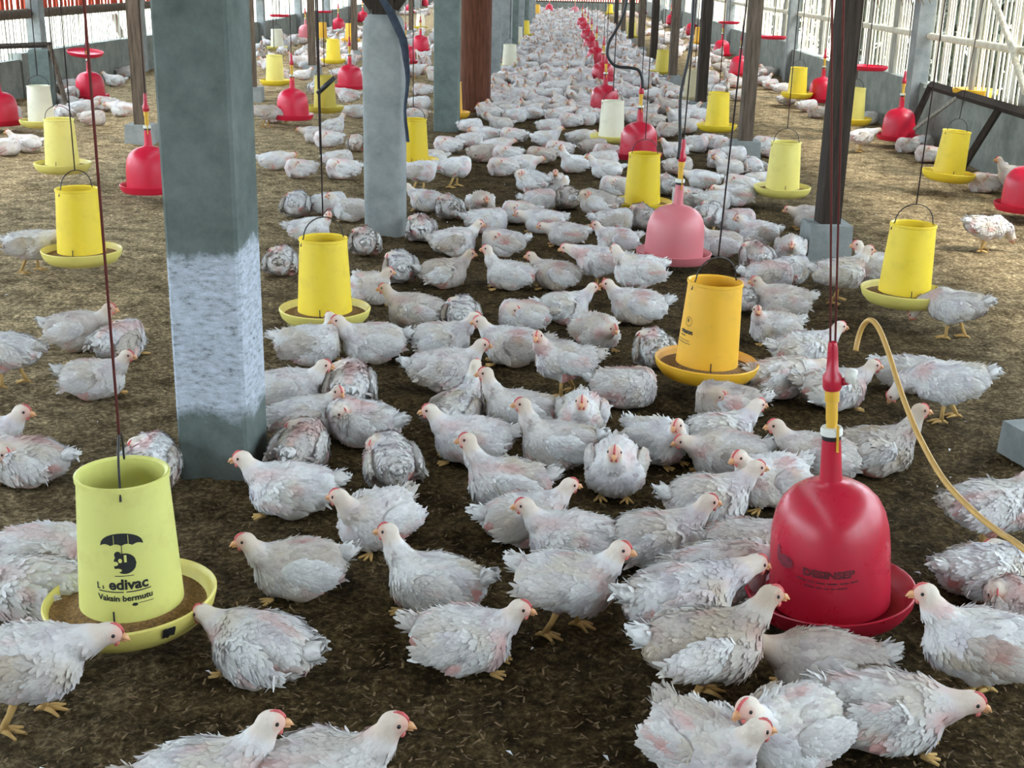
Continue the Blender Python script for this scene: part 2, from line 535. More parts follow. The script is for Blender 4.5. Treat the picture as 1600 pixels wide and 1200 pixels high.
def concrete_mat(name, dark, light, scrape=None, zs=0.78):
    k = N(name)
    tc = k.n('ShaderNodeTexCoord').outputs['Object']
    n1 = k.noise(5, 7, .7, tc); n2 = k.noise(60, 4, .6, tc)
    c = k.ramp(n1.outputs[0], [(.3, dark), (.7, light)])
    out = c.outputs[0]
    if scrape:
        mp = k.n('ShaderNodeMapping'); k.l(tc, mp.inputs[0]); mp.inputs['Scale'].default_value = (14, 14, 38)
        ns = k.noise(2.0, 9, .8, mp.outputs[0])
        sep = k.n('ShaderNodeSeparateXYZ'); k.l(tc, sep.inputs[0])
        nw = k.noise(6, 5, .7, tc)
        zz = k.n('ShaderNodeMath', operation='MULTIPLY_ADD'); k.l(nw.outputs[0], zz.inputs[0]); zz.inputs[1].default_value = .22; k.l(sep.outputs[2], zz.inputs[2])
        lo = k.n('ShaderNodeMapRange'); k.l(zz.outputs[0], lo.inputs[0]); lo.inputs[1].default_value = zs + .10; lo.inputs[2].default_value = zs + .06
        bt = k.n('ShaderNodeMapRange'); k.l(zz.outputs[0], bt.inputs[0]); bt.inputs[1].default_value = .30; bt.inputs[2].default_value = .36
        mm = k.n('ShaderNodeMath', operation='MULTIPLY'); k.l(lo.outputs[0], mm.inputs[0]); k.l(bt.outputs[0], mm.inputs[1])
        sc = k.ramp(ns.outputs[0], [(.36, srgb(90, 96, 100)), (.44, srgb(158, 164, 172)), (.62, scrape)])
        mx = k.mix(mm.outputs[0], out, sc.outputs[0]); out = mx.outputs[0]
    k.l(out, k.b.inputs['Base Color']); k.b.inputs['Roughness'].default_value = .9
    k.b.inputs['Specular IOR Level'].default_value = .25
    k.bump(n2.outputs[0], .35, .006)
    return k.m

def wood_mat(name, dark, light, stretch=(22, 22, 1.6)):
    k = N(name)
    tc = k.n('ShaderNodeTexCoord').outputs['Object']
    mp = k.n('ShaderNodeMapping'); k.l(tc, mp.inputs[0]); mp.inputs['Scale'].default_value = stretch
    n1 = k.noise(2, 6, .7, mp.outputs[0])
    c = k.ramp(n1.outputs[0], [(.32, dark), (.66, light)])
    k.l(c.outputs[0], k.b.inputs['Base Color']); k.b.inputs['Roughness'].default_value = .85
    k.b.inputs['Specular IOR Level'].default_value = .25
    k.bump(n1.outputs[0], .4, .008)
    return k.m

M = {}
M['bird'] = feather_mat()
M['beak'] = plain('beak_horn', srgb(222, 164, 116), .45, .12, 60)
M['comb'] = plain('comb_skin', srgb(206, 92, 92), .55, .15, 90)
M['wattle'] = plain('wattle_skin', srgb(212, 112, 104), .55, .15, 90)
M['eye'] = plain('eye', (.012, .010, .010), .12, 0)
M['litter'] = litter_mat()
M['scraped'] = concrete_mat('scraped_concrete', srgb(76, 86, 82), srgb(112, 120, 116), srgb(192, 200, 212))
M['concrete'] = concrete_mat('grey_concrete', srgb(116, 122, 122), srgb(158, 160, 158))
M['concrete_dark'] = concrete_mat('mossy_concrete', srgb(84, 96, 92), srgb(120, 130, 124))
M['wall'] = concrete_mat('wall_render', srgb(104, 108, 102), srgb(146, 148, 140))
M['rusty'] = wood_mat('rusty_brown_wood', srgb(66, 38, 26), srgb(112, 68, 48))
M['wood'] = wood_mat('weathered_wood', srgb(62, 52, 44), srgb(112, 98, 84))
M['darkwood'] = wood_mat('dark_wood', srgb(34, 28, 24), srgb(66, 56, 48))
M['bamboo'] = wood_mat('pale_bamboo', srgb(188, 176, 150), srgb(236, 230, 214))
M['greybamboo'] = wood_mat('grey_bamboo', srgb(120, 116, 104), srgb(182, 178, 166))
M['redslat'] = wood_mat('red_painted_slat', srgb(150, 46, 30), srgb(206, 84, 58))
M['thatch'] = wood_mat('thatch', srgb(70, 54, 38), srgb(120, 96, 66), (3, 30, 30))
M['cord'] = plain('dark_cord', srgb(48, 34, 34), .8, .1)
M['redcord'] = plain('red_brown_cord', srgb(104, 42, 36), .8, .1)
M['wire'] = plain('black_wire', srgb(34, 32, 34), .5, .1)
M['feed'] = plain('feed_crumble', srgb(132, 100, 58), .95, .3, 120, bump=.6)
M['red'] = plastic('red_plastic', srgb(182, 32, 54), .2, .18, (.30, .03, .04))
M['red_far'] = plastic('clean_red_plastic', srgb(206, 26, 58), .28, .12, (.30, .03, .04))
M['pink'] = plastic('faded_pink_plastic', srgb(206, 116, 122), .3, .18, (.5, .25, .22))
M['stem'] = plastic('yellow_stem_plastic', srgb(214, 166, 52), .4, .1)
M['white'] = plastic('white_plastic', srgb(214, 214, 204), .4, .1)
M['black'] = plain('black_rubber', srgb(30, 28, 30), .5, .1)
M['ink'] = plain('black_ink', srgb(30, 32, 30), .7, .05)
M['wornink'] = plain('worn_ink', srgb(96, 30, 38), .6, .25, 60)
M['fadeink'] = plain('faded_ink', srgb(128, 40, 56), .6, .25, 60)
M['oliveink'] = plain('olive_ink', srgb(120, 96, 40), .6, .2, 60)
M['hose'] = plastic('tan_hose', srgb(190, 148, 78), .35, .2)
M['bluecloth'] = plain('blue_grey_cloth', srgb(52, 62, 76), .9, .2)
M['bucketlid'] = plastic('blue_plastic', srgb(60, 130, 200), .4, .1)
M['sand'] = plain('sunlit_yard', srgb(206, 196, 172), .95, .15, 3)
M['leaf'] = plain('hedge_leaves', srgb(50, 54, 38), .8, .4, 20)
M['flake'] = plain('litter_flakes', srgb(112, 90, 62), .9, .35, 40)
M['down'] = plain('white_down', srgb(222, 222, 224), .9, .05, 40)
Y_ = {'lime': srgb(214, 212, 122), 'yellow': srgb(236, 206, 52), 'deep': srgb(216, 186, 22), 'orange': srgb(232, 176, 44), 'pale': srgb(222, 208, 112),
      'white': srgb(222, 216, 192), 'olive': srgb(196, 176, 66), 'beige': srgb(190, 178, 142)}
for kk, c in Y_.items():
    M['p_' + kk] = plastic(kk + '_feeder_plastic', c, .38, .3, (.34, .24, .06), .12 if kk == 'lime' else 0)

# ------------------------------------------------------------------ floor, yard, shed shell
XL, XR, YF, YB = -6.75, 3.92, 63.5, -8.0
def floor_mesh():
    nz = VNoise(3)
    xs = np.concatenate([np.arange(-8, -2, .12), np.arange(-2, 2.4, .026), np.arange(2.4, 5.2, .10)])
    ys = [YB - 1, -5, -3, -1, 0, 1.0]
    y = 1.4
    while y < 66:
        ys.append(y); y += max(.024, .0085 * y)
    ys = np.array(ys)
    X, Y = np.meshgrid(xs, ys, indexing='ij')
    P = np.stack([X, Y, np.zeros_like(X)], -1)
    Z = .016 * (nz(P * 9) - .5) + .014 * (nz(P * 23 + 4) - .5) + .008 * (nz(P * 44 + 9) - .5)
    P[..., 2] = Z - .006
    nx, ny = X.shape
    i = np.arange(nx * ny).reshape(nx, ny)
    q = np.stack([i[:-1, :-1], i[1:, :-1], i[1:, 1:], i[:-1, 1:]], -1).reshape(-1, 4)
    me = bpy.data.meshes.new('floor')
    me.from_pydata(P.reshape(-1, 3).tolist(), [], q.tolist()); me.update()
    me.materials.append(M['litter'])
    me.polygons.foreach_set('use_smooth', [True] * len(me.polygons))
    return me
tag(link('floor', floor_mesh()), kind='structure')
m = MB(); m.add([(-90, -40, -.25), (90, -40, -.25), (90, 160, -.25), (-90, 160, -.25)], [(0, 1, 2, 3)])
tag(link('ground_outside', m.mesh('ground_outside', M['sand'], False)), kind='structure')

XL, XR, YF, YB = -6.75, 3.92, 63.5, -8.0
# roof (thatch on both slopes), ridge gap shaped for top light on the birds
EAVE, RIDGE, XM = 2.75, 4.9, -1.4
for nm, xe in (('ceiling', XL - .25), ('ceiling_slope', XR + .25)):
    m = MB()
    s = 1 if xe < XM else -1
    x1 = XM - s * .20
    zt = RIDGE
    m.add([(xe, YB, EAVE), (x1, YB, zt), (x1, YF + .5, zt), (xe, YF + .5, EAVE), (xe, YB, EAVE + .12), (x1, YB, zt + .12), (x1, YF + .5, zt + .12), (xe, YF + .5, EAVE + .12)],
          [(0, 1, 2, 3), (7, 6, 5, 4), (0, 4, 5, 1), (1, 5, 6, 2), (2, 6, 7, 3), (3, 7, 4, 0)])
    tag(link(nm, m.mesh(nm, M['thatch'], False)), kind='structure')

def slats(m, x, y0, y1, z0, z1, pitch, w, rs, jit=.012):
    y = y0
    while y < y1:
        h = rs.uniform(-.05, .05)
        dx = rs.uniform(-jit, jit); ty = rs.uniform(-.02, .02)
        ww = w * rs.uniform(.75, 1.2)
        a = (x + dx, y, z0); b = (x + dx, y + ty, z1 + h)
        m.add([(a[0] - .006, a[1] - ww / 2, z0), (a[0] + .006, a[1] - ww / 2, z0), (a[0] + .006, a[1] + ww / 2, z0), (a[0] - .006, a[1] + ww / 2, z0),
               (b[0] - .006, b[1] - ww / 2, b[2]), (b[0] + .006, b[1] - ww / 2, b[2]), (b[0] + .006, b[1] + ww / 2, b[2]), (b[0] - .006, b[1] + ww / 2, b[2])],
              [(0, 3, 2, 1), (4, 5, 6, 7), (0, 1, 5, 4), (1, 2, 6, 5), (2, 3, 7, 6), (3, 0, 4, 7)])
        y += pitch * rs.uniform(.75, 1.25)

rs = random.Random(5)
# left wall
wl = tag(link('wall_left', None), kind='structure')
m = MB()
y = YB
while y < YF:
    l = rs.uniform(3.4, 4.4); hgt = rs.uniform(.46, .54)
    m.box((XL + rs.uniform(-.02, .02), y + l / 2, hgt / 2 - .02), (.16, l, hgt + .04)); y += l
link('low_wall', m.mesh('low_wall', M['wall'], False), wl)
m = MB(); slats(m, XL, YB, YF, .46, .98, .105, .022, rs); link('lower_slat_screen', m.mesh('lower_slat_screen', M['greybamboo'], False), wl)
m = MB(); slats(m, XL - .03, YB, YF, 1.0, 1.45, .13, .085, rs); link('red_slat_screen', m.mesh('red_slat_screen', M['redslat'], False), wl)
for z in (.985, 1.5):
    m = MB(); m.tube([(XL + .05, YB, z), (XL + .05, 33, z + .02), (XL + .05, YF, z)], .06 if z < 1.2 else .04, 8); link('rail', m.mesh('rail', M['wood'], True), wl)
for y in (-4, 0, 4.1, 8.2, 12.2, 16.2, 20.2, 24.4, 28.5, 32.6, 36.6, 41, 45, 49, 53, 58):
    m = MB(); m.box((XL + .1, y, 1.25), (.16, .18, 2.6)); link('wall_post', m.mesh('wall_post', M['concrete'], False), wl)
# right wall
wr = tag(link('wall_right', None), kind='structure')
m = MB(); y = YB
for l, hgt in ((4.3, .58), (4.4, .6), (4.3, .58), (4.4, .60), (4.3, .56), (4.2, .60), (3.9, .52), (4.2, .60), (4.1, .54), (4, .58), (4, .52), (4.2, .6), (4, .55), (4, .5), (4, .55), (4.3, .58), (5.2, .55)):
    m.box((XR + rs.uniform(-.03, .03), y + l / 2, hgt / 2 - .02), (.15, l, hgt + .04)); y += l
link('low_wall', m.mesh('low_wall', M['wall'], False), wr)
m = MB(); slats(m, XR + .03, YB, YF, .55, 1.85, .085, .042, rs, .02); link('slat_screen', m.mesh('slat_screen', M['bamboo'], False), wr)
for z, mt in ((1.08, 'bamboo'), (1.62, 'greybamboo')):
    m = MB(); m.tube([(XR - .03, YB, z + .03), (XR - .03, 14, z), (XR - .03, 30, z + .02), (XR - .03, YF, z)], .036, 8); link('rail', m.mesh('rail', M[mt], True), wr)
for y in (-6, -2, 1.9, 5.8, 9.7, 13.95, 18, 21.7, 25.8, 29.8, 34, 38, 42, 46, 50, 55, 60):
    m = MB(); m.box((XR - .08, y, 1.3), (.17, .24, 2.7)); link('wall_post', m.mesh('wall_post', M['concrete'], False), wr)
wn = tag(link('wall_near_added', None), kind='structure')  # unseen end wall behind the viewer, added to darken the foreground
m = MB(); m.add([(XL - .2, YB - .05, -.1), (XR + .2, YB - .05, -.1), (XR + .2, YB - .05, EAVE), (XM, YB - .05, RIDGE), (XL - .2, YB - .05, EAVE), (XL - .2, YB, -.1), (XR + .2, YB, -.1), (XR + .2, YB, EAVE), (XM, YB, RIDGE), (XL - .2, YB, EAVE)],
    [(0, 1, 2, 3, 4), (9, 8, 7, 6, 5), (0, 5, 6, 1), (1, 6, 7, 2), (2, 7, 8, 3), (3, 8, 9, 4), (4, 9, 5, 0)])
link('gable_added', m.mesh('gable_added', M['wood'], False), wn)
# far end wall
wf = tag(link('wall_far', None), kind='structure')
m = MB(); m.box(((XL + XR) / 2, YF, .17), (XR - XL, .16, .40)); link('low_wall', m.mesh('low_wall', M['wall'], False), wf)
m = MB()
x = XL
while x < XR:
    m.box((x, YF, .93), (.085, .02, 1.2)); x += .115
link('red_slat_screen', m.mesh('red_slat_screen', M['redslat'], False), wf)
m = MB(); m.tube([(XL, YF - .06, .40), (XR, YF - .06, .40)], .035, 8); link('rail', m.mesh('rail', M['wood']), wf)

# frayed thatch hanging under the right eave, and odd boards nailed between the slats
rz_ = np.random.RandomState(4); m = MB()
for _ in range(520):
    y = rz_.uniform(13, 34); l = rz_.uniform(.25, .6); z = rz_.uniform(1.46, 1.9); x = XR - rz_.uniform(.12, .34)
    m.tube([(x, y, z + .25), (x - .03, y - l * .5, z), (x - .05, y - l, z - rz_.uniform(.0, .16))], [.010, .008, .004], 4, False)
tag(link('trim_1', m.mesh('trim_1', M['thatch'])), kind='structure')
for y, w_ in ((10.9, .16), (12.3, .10), (15.3, .2), (16.6, .12), (19.6, .2), (23, .24), (27.4, .22), (31, .3)):
    m = MB(); m.box((XR - .01, y, 1.2), (.03, w_, 1.3)); link('board', m.mesh('board', M['greybamboo'], False), wr)

# ------------------------------------------------------------------ pillars and posts
def roof_z(x):
    return EAVE + (RIDGE - EAVE) * max(0, 1 - abs(x - XM) / (XM - (XL - .25) if x < XM else XR + .25 - XM)) - .02

def pillar(px, py, w, mat, label, rz=0.0, bev=.012, name='concrete_pillar', cat='pillar'):
    p = at(px, py); z1 = roof_z(p[0])
    m = MB(); h = w / 2
    ring = [(-h + bev, -h), (h - bev, -h), (h, -h + bev), (h, h - bev), (h - bev, h), (-h + bev, h), (-h, h - bev), (-h, -h + bev)]
    vs, fs = [], []
    zs = [-.03, .4, .9, 1.6, z1]
    for z in zs:
        for (a, b) in ring: vs.append((a, b, z))
    for i in range(len(zs) - 1):
        for k in range(8): fs.append((i * 8 + k, i * 8 + (k + 1) % 8, i * 8 + 8 + (k + 1) % 8, i * 8 + 8 + k))
    fs += [tuple(range(8))[::-1], tuple(range((len(zs) - 1) * 8, len(zs) * 8))]
    m.add(vs, fs)
    o = link(name, m.mesh(name, M[mat], False), None, (p[0], p[1], 0)); o.rotation_euler[2] = rz
    return tag(o, label, cat, 'pillars of the left row', 'thing'), p

OBST = []
c1, p1 = pillar(352, 728, .232, 'scraped', 'big square concrete pillar with a pale scraped lower half, nearest of all pillars', math.radians(-4), .010)
OBST.append((p1[0], p1[1], .16))
# second pillar: rounded stub that carries a wooden post with two braces
p2 = at(603, 362)
root = tag(link('concrete_pillar', None, None, (p2[0], p2[1], 0)), 'round-shouldered grey concrete stub pillar carrying a dark wooden post', 'pillar', 'pillars of the left row', 'thing')
m = MB(); h = .128; vs, fs = [], []
zs = [(-.03, 1), (.4, 1), (.9, 1), (1.18, 1), (1.27, .96), (1.325, .86), (1.35, .66)]
for z, s in zs:
    for k in range(24):
        a = 2 * math.pi * k / 24; c, sn = math.cos(a), math.sin(a); e = .42
        vs.append((s * h * math.copysign(abs(c) ** e, c), s * h * math.copysign(abs(sn) ** e, sn), z))
for i in range(len(zs) - 1):
    for k in range(24): fs.append((i * 24 + k, i * 24 + (k + 1) % 24, i * 24 + 24 + (k + 1) % 24, i * 24 + 24 + k))
fs.append(tuple(range((len(zs) - 1) * 24, len(zs) * 24)))
m.add(vs, fs); link('stub', m.mesh('stub', M['concrete'], True, 50), root)
m = MB(); m.box((0, 0, 2.9), (.13, .13, 3.2)); link('wooden_post', m.mesh('wooden_post', M['darkwood'], False), root)
for s in (1, -1):
    m = MB(); m.tube([(s * .05, 0, 1.40), (s * .55, 0, 2.05)], .055, 6); link('brace', m.mesh('brace', M['darkwood'], False), root)
OBST.append((p2[0], p2[1], .17))
# cloth strip hung on it
m = MB(); cl = []
for k in range(15):
    t = k / 14; z = 1.46 - .86 * t
    x = -.02 + .155 * min(1, t * 3.2) + .008 * math.sin(t * 14); wd = .034 + .03 * math.sin(t * 5 + .4) * (1 - t) - .012 * t
    y = -.155 - .012 * math.sin(t * 9)
    cl.append(((x - wd / 2, y, z), (x + wd / 2, y - .015, z), (x + wd / 2, y + .003, z), (x - wd / 2, y + .006, z)))
m.add([q for r in cl for q in r], [(a * 4 + j, a * 4 + (j + 1) % 4, a * 4 + 4 + (j + 1) % 4, a * 4 + 4 + j) for a in range(14) for j in range(4)])
tag(link('cloth_strip', m.mesh('cloth_strip', M['bluecloth']), None, (p2[0] + .02, p2[1], 0)), 'blue-grey cloth strip hanging down the side of the round-shouldered stub pillar', 'cloth')
c3, p3 = pillar(698, 203, .262, 'concrete_dark', 'square grey-green concrete pillar standing just before the rust-brown round post', 0)
OBST.append((p3[0], p3[1], .19))
p4 = at(742, 172)
m = MB(); m.tube([(0, 0, -.03), (.005, 0, 1), (0, 0, roof_z(p4[0]))], [.19, .187, .19], 28)
o = tag(link('round_post', m.mesh('round_post', M['rusty'], True, 60), None, (p4[0], p4[1], 0)), 'thick rust-brown round post behind the square grey-green pillar', 'post', 'pillars of the left row', 'thing')
OBST.append((p4[0], p4[1], .24))
for k, (yy, mt, lab) in enumerate((
        (20.8, 'concrete', 'slim grey pillar just past the rust-brown round post'), (24.7, 'concrete', 'second grey pillar past the rust-brown round post'),
        (28.3, 'concrete_dark', 'third grey pillar past the rust-brown round post'), (32.5, 'concrete', 'fourth grey pillar past the rust-brown round post'),
        (37, 'concrete_dark', 'fifth grey pillar past the rust-brown round post'), (41.5, 'concrete', 'sixth grey pillar past the rust-brown round post'), (46, 'concrete', 'most distant grey pillar of the left row'))):
    px, py = pix((-1.07, yy, 0)); pillar(px, py, .21 if k == 0 else .26, mt, lab); OBST.append((-1.07, yy, .18))

def pedestal_post(x, y, label, group, w=.115, ped=.26, pz=.17, mat='wood', lean=0.0):
    r = tag(link('wooden_post', None, None, (x, y, 0)), label, 'post', group, 'thing')
    m = MB(); m.box((0, 0, pz / 2 - .02), (ped, ped, pz + .04), .05, .93); link('pedestal', m.mesh('pedestal', M['concrete'], False), r)
    m = MB(); z1 = roof_z(x); m.box((0, 0, (z1 + pz) / 2), (w, w, z1 - pz), .12); link('shaft', m.mesh('shaft', M[mat], False), r)
    OBST.append((x, y, .17)); return r
pp = at(1287, 400)
pedestal_post(pp[0], pp[1], 'dark squared wooden post on a concrete block, nearest of the right-hand row', 'posts of the right row', .125, .27, .21, 'darkwood')
pp = at(1162, 246)
pedestal_post(pp[0], pp[1], 'brown wooden post on a concrete block, second nearest of the right-hand row', 'posts of the right row', .115, .27, .16, 'wood')
for k, (x, y, mt, lab) in enumerate(((1.77, 16.0, 'darkwood', 'third'), (1.78, 20.4, 'wood', 'fourth'), (1.75, 24.4, 'darkwood', 'fifth'), (1.75, 28.6, 'wood', 'sixth'), (1.75, 32.6, 'darkwood', 'seventh'), (1.75, 37, 'wood', 'eighth'), (1.75, 42, 'darkwood', 'ninth'))):
    pedestal_post(x, y, f'{"dark" if mt == "darkwood" else "brown"} wooden post, {lab} nearest of the right-hand row', 'posts of the right row', .12, .26, .14, mt)
for k, (x, y, lab) in enumerate(((-3.96, 11.9, 'grey wooden post on a white concrete block beside the big scraped pillar'), (-3.9, 16.1, 'grey wooden post in the left yard hidden partly by the big scraped pillar'),
                                 (-3.9, 20.1, 'grey wooden post on a concrete block behind the red drinker in the left yard'), (-3.9, 24.3, 'second grey wooden post beyond the red drinker in the left yard'),
                                 (-3.9, 28.4, 'third grey wooden post beyond the red drinker in the left yard'), (-3.9, 33.5, 'most distant grey wooden post in the left yard'))):
    pedestal_post(x, y, lab, 'posts of the left yard', .115, .27, .17, 'wood')

# ------------------------------------------------------------------ tube feeders
HR0, HR1, HZ0, HZ1 = .126, .107, .035, .40
def hopper_r(z): return HR0 + (HR1 - HR0) * (z - HZ0) / (HZ1 - HZ0)
ME = {}
m = MB(); m.lathe([(.0, .0), (.135, .0), (.176, .012), (.200, .040), (.2085, .066), (.2095, .074), (.2055, .078), (.2005, .075), (.196, .062), (.186, .040), (.165, .020), (.0, .012)], 56); ME['pan'] = m
m = MB(); m.lathe([(HR0 - .004, HZ0), (HR0, HZ0 + .004), (hopper_r(.2), .2), (HR1, HZ1 - .012), (HR1 + .004, HZ1 - .010), (HR1 + .004, HZ1), (HR1 - .001, HZ1 + .002), (HR1 - .008, HZ1 - .004), (hopper_r(.2) - .006, .2), (HR0 - .012, HZ0 + .03), (0, HZ0 + .06)], 56); ME['hopper'] = m
m = MB()
pr_ = [(.199, .048), (.175, .044), (.150, .052), (.120, .066)]
m.lathe(pr_, 48); ME['feed'] = m
def bail():
    m = MB(); a = [(-HR1 - .004, 0, HZ1 - .03)] + arc(math.pi, 0, 13, lambda t: (math.cos(t) * (HR1 - .012), 0, HZ1 + .01 + .085 * math.sin(t))) + [(HR1 + .004, 0, HZ1 - .03)]
    m.tube(a, .0028, 6); return m
ME['handle'] = bail()
m = MB(); m.tube([(0, -.127, .045), (.001, -.1305, .055), (0, -.1275, .095)], .0022, 6); ME['pin'] = m
MCACHE = {}
def gm(key, mat):
    k = (key, mat)
    if k not in MCACHE: MCACHE[k] = ME[key].mesh(key, M[mat], True, 40)
    return MCACHE[k]

def cord_mesh(z0, z1, r, mat, two=0.0, bow=0.0):
    m = MB()
    for s in ((-1, 1) if two else (0,)):
        m.tube([(s * two * .3, 0, z0), (s * two + bow, 0, z0 + (z1 - z0) * .5), (s * two, 0, z1)], r, 5)
    return m.mesh('cord', M[mat])

LAND = []     # landmarks for chicken labels: (name, x, y)
def feeder(px, py, hop, pan, label, short=None, hang=.055, rz=0.0, tilt=0.0, cord='cord', panrz=None, scale=1.0, xy=None):
    p = at(px, py, hang + .055) if xy is None else np.array((*xy, 0))
    r = tag(link('tube_feeder', None, None, (p[0], p[1], hang)), label, 'feeder', 'hanging tube feeders', 'thing')
    r.rotation_euler = (0, tilt, 0); r.scale = (scale,) * 3
    po = link('pan', gm('pan', 'p_' + pan), r)
    if panrz: po.rotation_euler = (0, panrz, 0)
    fo = link('feed', gm('feed', 'feed'), r); fo['kind'] = 'stuff'
    ho = link('hopper', gm('hopper', 'p_' + hop), r)
    ha = link('handle', gm('handle', 'wire'), r); ha.rotation_euler[2] = rz
    if p[1] < 12: link('feed_pin', gm('pin', 'wire'), r)
    link('cord', cord_mesh(HZ1 + .093, roof_z(p[0]) - hang, .0035 if p[1] < 12 else .005, cord), r)
    OBST.append((p[0], p[1], .215))
    if short: LAND.append((short, p[0], p[1]))
    return r, p

f_print, pf1 = feeder(207, 940, 'lime', 'pale', 'pale lime-yellow tube feeder printed with a black umbrella emblem', 'the umbrella-printed feeder', .05, math.radians(106), 0, 'redcord', math.radians(-3))
feeder(508, 487, 'yellow', 'pale', 'bright yellow tube feeder standing clear beside the big scraped pillar', 'the yellow feeder beside the scraped pillar', .05, .6)
f_or, pf3 = feeder(1103, 569, 'orange', 'orange', 'orange-yellow tube feeder with worn black print amid the crowded chickens', 'the orange feeder', .07, .5, math.radians(2))
feeder(128, 395, 'yellow', 'pale', 'yellow tube feeder in the left yard with one white chicken pecking at its pan', 'the nearest left-yard feeder', .08, 1.0)
feeder(98, 258, 'pale', 'pale', 'yellow tube feeder in the left yard in front of a heap of white chickens', 'the second left-yard feeder', .10, .3)
feeder(1222, 295, 'pale', 'pale', 'pale yellow tube feeder with a dark-patched pan beside the nearest wooden post', 'the pale feeder beside the nearest wooden post', .08, .2)
feeder(1120, 197, 'yellow', 'yellow', 'clean yellow tube feeder between the two nearest wooden posts on the right', 'the clean yellow feeder between the posts', .09, .4)
feeder(1412, 458, 'yellow', 'pale', 'yellow tube feeder under a wide wire arch in the right yard', 'the wire-arch feeder', .10, .15, math.radians(1))
feeder(1481, 272, 'yellow', 'yellow', 'yellow tube feeder tilting in front of the grey right wall', 'the tilted feeder by the right wall', .10, .4, math.radians(4))
feeder(1003, 318, 'deep', 'deep', 'deep yellow tube feeder directly behind the faded pink drinker', 'the deep yellow feeder behind the pink drinker', .06, .4)
feeder(955, 214, 'white', 'pale', 'off-white tube feeder on a yellow pan beside a red drinker', 'the off-white feeder in the crowd', .07, .4)
feeder(1245, 147, 'yellow', 'yellow', 'small-looking yellow tube feeder beside the shiny red drinker at the right wall', 'the yellow feeder near the right wall', .12, .4)
feeder(1332, 187, 'pale', 'yellow', 'pale yellow tube feeder half hidden behind the nearest dark wooden post', 'the half-hidden feeder by the right wall', .10, .4)
feeder(65, 190, 'white', 'pale', 'bleached white tube feeder on a yellow pan beside the left wall', 'the bleached feeder by the left wall', .07, .4)
feeder(430, 127, 'pale', 'yellow', 'yellow tube feeder just behind the red drinker that hangs clear in the left yard', 'the feeder behind the left red drinker', .09, .4)
feeder(508, 168, 'olive', 'olive', 'olive-yellow tube feeder crossed by a slanting black stick', 'the olive feeder behind the black stick', .09, .4)
feeder(521, 94, 'yellow', 'yellow', 'bright yellow tube feeder near the left post row, above the olive feeder', 'the bright far feeder of the left yard', .09, .4)
feeder(503, 60, 'orange', 'pale', 'amber tube feeder beside a half-hidden pink drinker far in the left yard', None, .09)
feeder(646, 252, 'deep', 'yellow', 'deep yellow tube feeder peeking out behind the stub pillar with blue cloth', 'the feeder behind the stub pillar', .06)
feeder(0, 0, 'orange', 'orange', 'orange tube feeder showing as a sliver between square pillar and round post', None, .05, xy=(-1.2, 14.2))
feeder(796, 102, 'white', 'pale', 'off-white tube feeder on a yellow pan past the rust-brown round post', 'the off-white feeder past the round post', .08)
feeder(808, 67, 'white', 'pale', 'white tube feeder second past the rust-brown round post', None, .08)
feeder(820, 54, 'yellow', 'olive', 'half-yellow tube feeder third past the rust-brown round post', None, .08)
feeder(1083, 152, 'beige', 'beige', 'grey-beige tube feeder between the second and third right wooden posts', 'the grey-beige feeder', .08)
feeder(1035, 112, 'olive', 'olive', 'olive-yellow tube feeder at the far edge of the crowd near the fourth right post', 'the olive feeder at the crowd edge', .08)
feeder(986, 56, 'olive', 'olive', 'olive tube feeder far back near the seventh right post', None, .08)
feeder(433, 74, 'white', 'pale', 'off-white tube feeder with yellow pan under the left red disc', None, .08)
feeder(657, 42, 'white', 'olive', 'cream tube feeder seen between stub pillar and grey-green pillar', None, .08)
feeder(839, 21, 'orange', 'orange', 'orange tube feeder last of the left pillar row', None, .08)
feeder(953, 20, 'yellow', 'yellow', 'bright yellow tube feeder near the far red fence', None, .10)
feeder(1092, 66, 'orange', 'orange', 'amber tube feeder in front of far red drinkers by the right wall', None, .10)
feeder(548, 62, 'orange', 'orange', 'amber tube feeder far left just beside the stub pillar top', None, .1)

# printing on the feeders -----------------------------------------------------------
def text_flat(s, size, bold=0.0, sx=1.0):
    c = bpy.data.curves.new('t', 'FONT'); c.body = s; c.size = size; c.align_x = 'CENTER'; c.offset = bold; c.resolution_u = 3
    o = bpy.data.objects.new('t', c); COL.objects.link(o)
    bpy.context.view_layer.update()
    me = o.evaluated_get(bpy.context.evaluated_depsgraph_get()).to_mesh()
    V = [(v.co.x * sx, v.co.y) for v in me.vertices]; Fs = [tuple(p.vertices) for p in me.polygons]
    o.evaluated_get(bpy.context.evaluated_depsgraph_get()).to_mesh_clear()
    bpy.data.objects.remove(o); bpy.data.curves.remove(c)
    return V, Fs

def wrap(V, Fs, rfun, zc, ang0, off, curve=0.0):
    """lay a flat print on a round wall: u runs along the arc, v upwards"""
    out = []
    for u, v in V:
        z = zc + v + curve * u * u
        r = rfun(z) + off
        a = ang0 + u / r
        out.append((r * math.cos(a), r * math.sin(a), z))
    return out, Fs

def decal(parent, name, items, rfun, ang0, mat, off=.0013):
    m = MB()
    for (V, Fs, du, zc, cv) in items:
        vv, ff = wrap([(u + du, v) for u, v in V], Fs, rfun, zc, ang0, off, cv); m.add(vv, ff)
    return link(name, m.mesh(name, M[mat], False), parent)

def strip(top, bot, u0, u1, n=24):
    V, Fs = [], []
    for k in range(n + 1):
        u = u0 + (u1 - u0) * k / n; a, b = top(u), bot(u)
        V += [(u, b), (u, (a + b) / 2), (u, a)]
    for k in range(n):
        i = k * 3; Fs += [(i, i + 3, i + 4, i + 1), (i + 1, i + 4, i + 5, i + 2)]
    return V, Fs

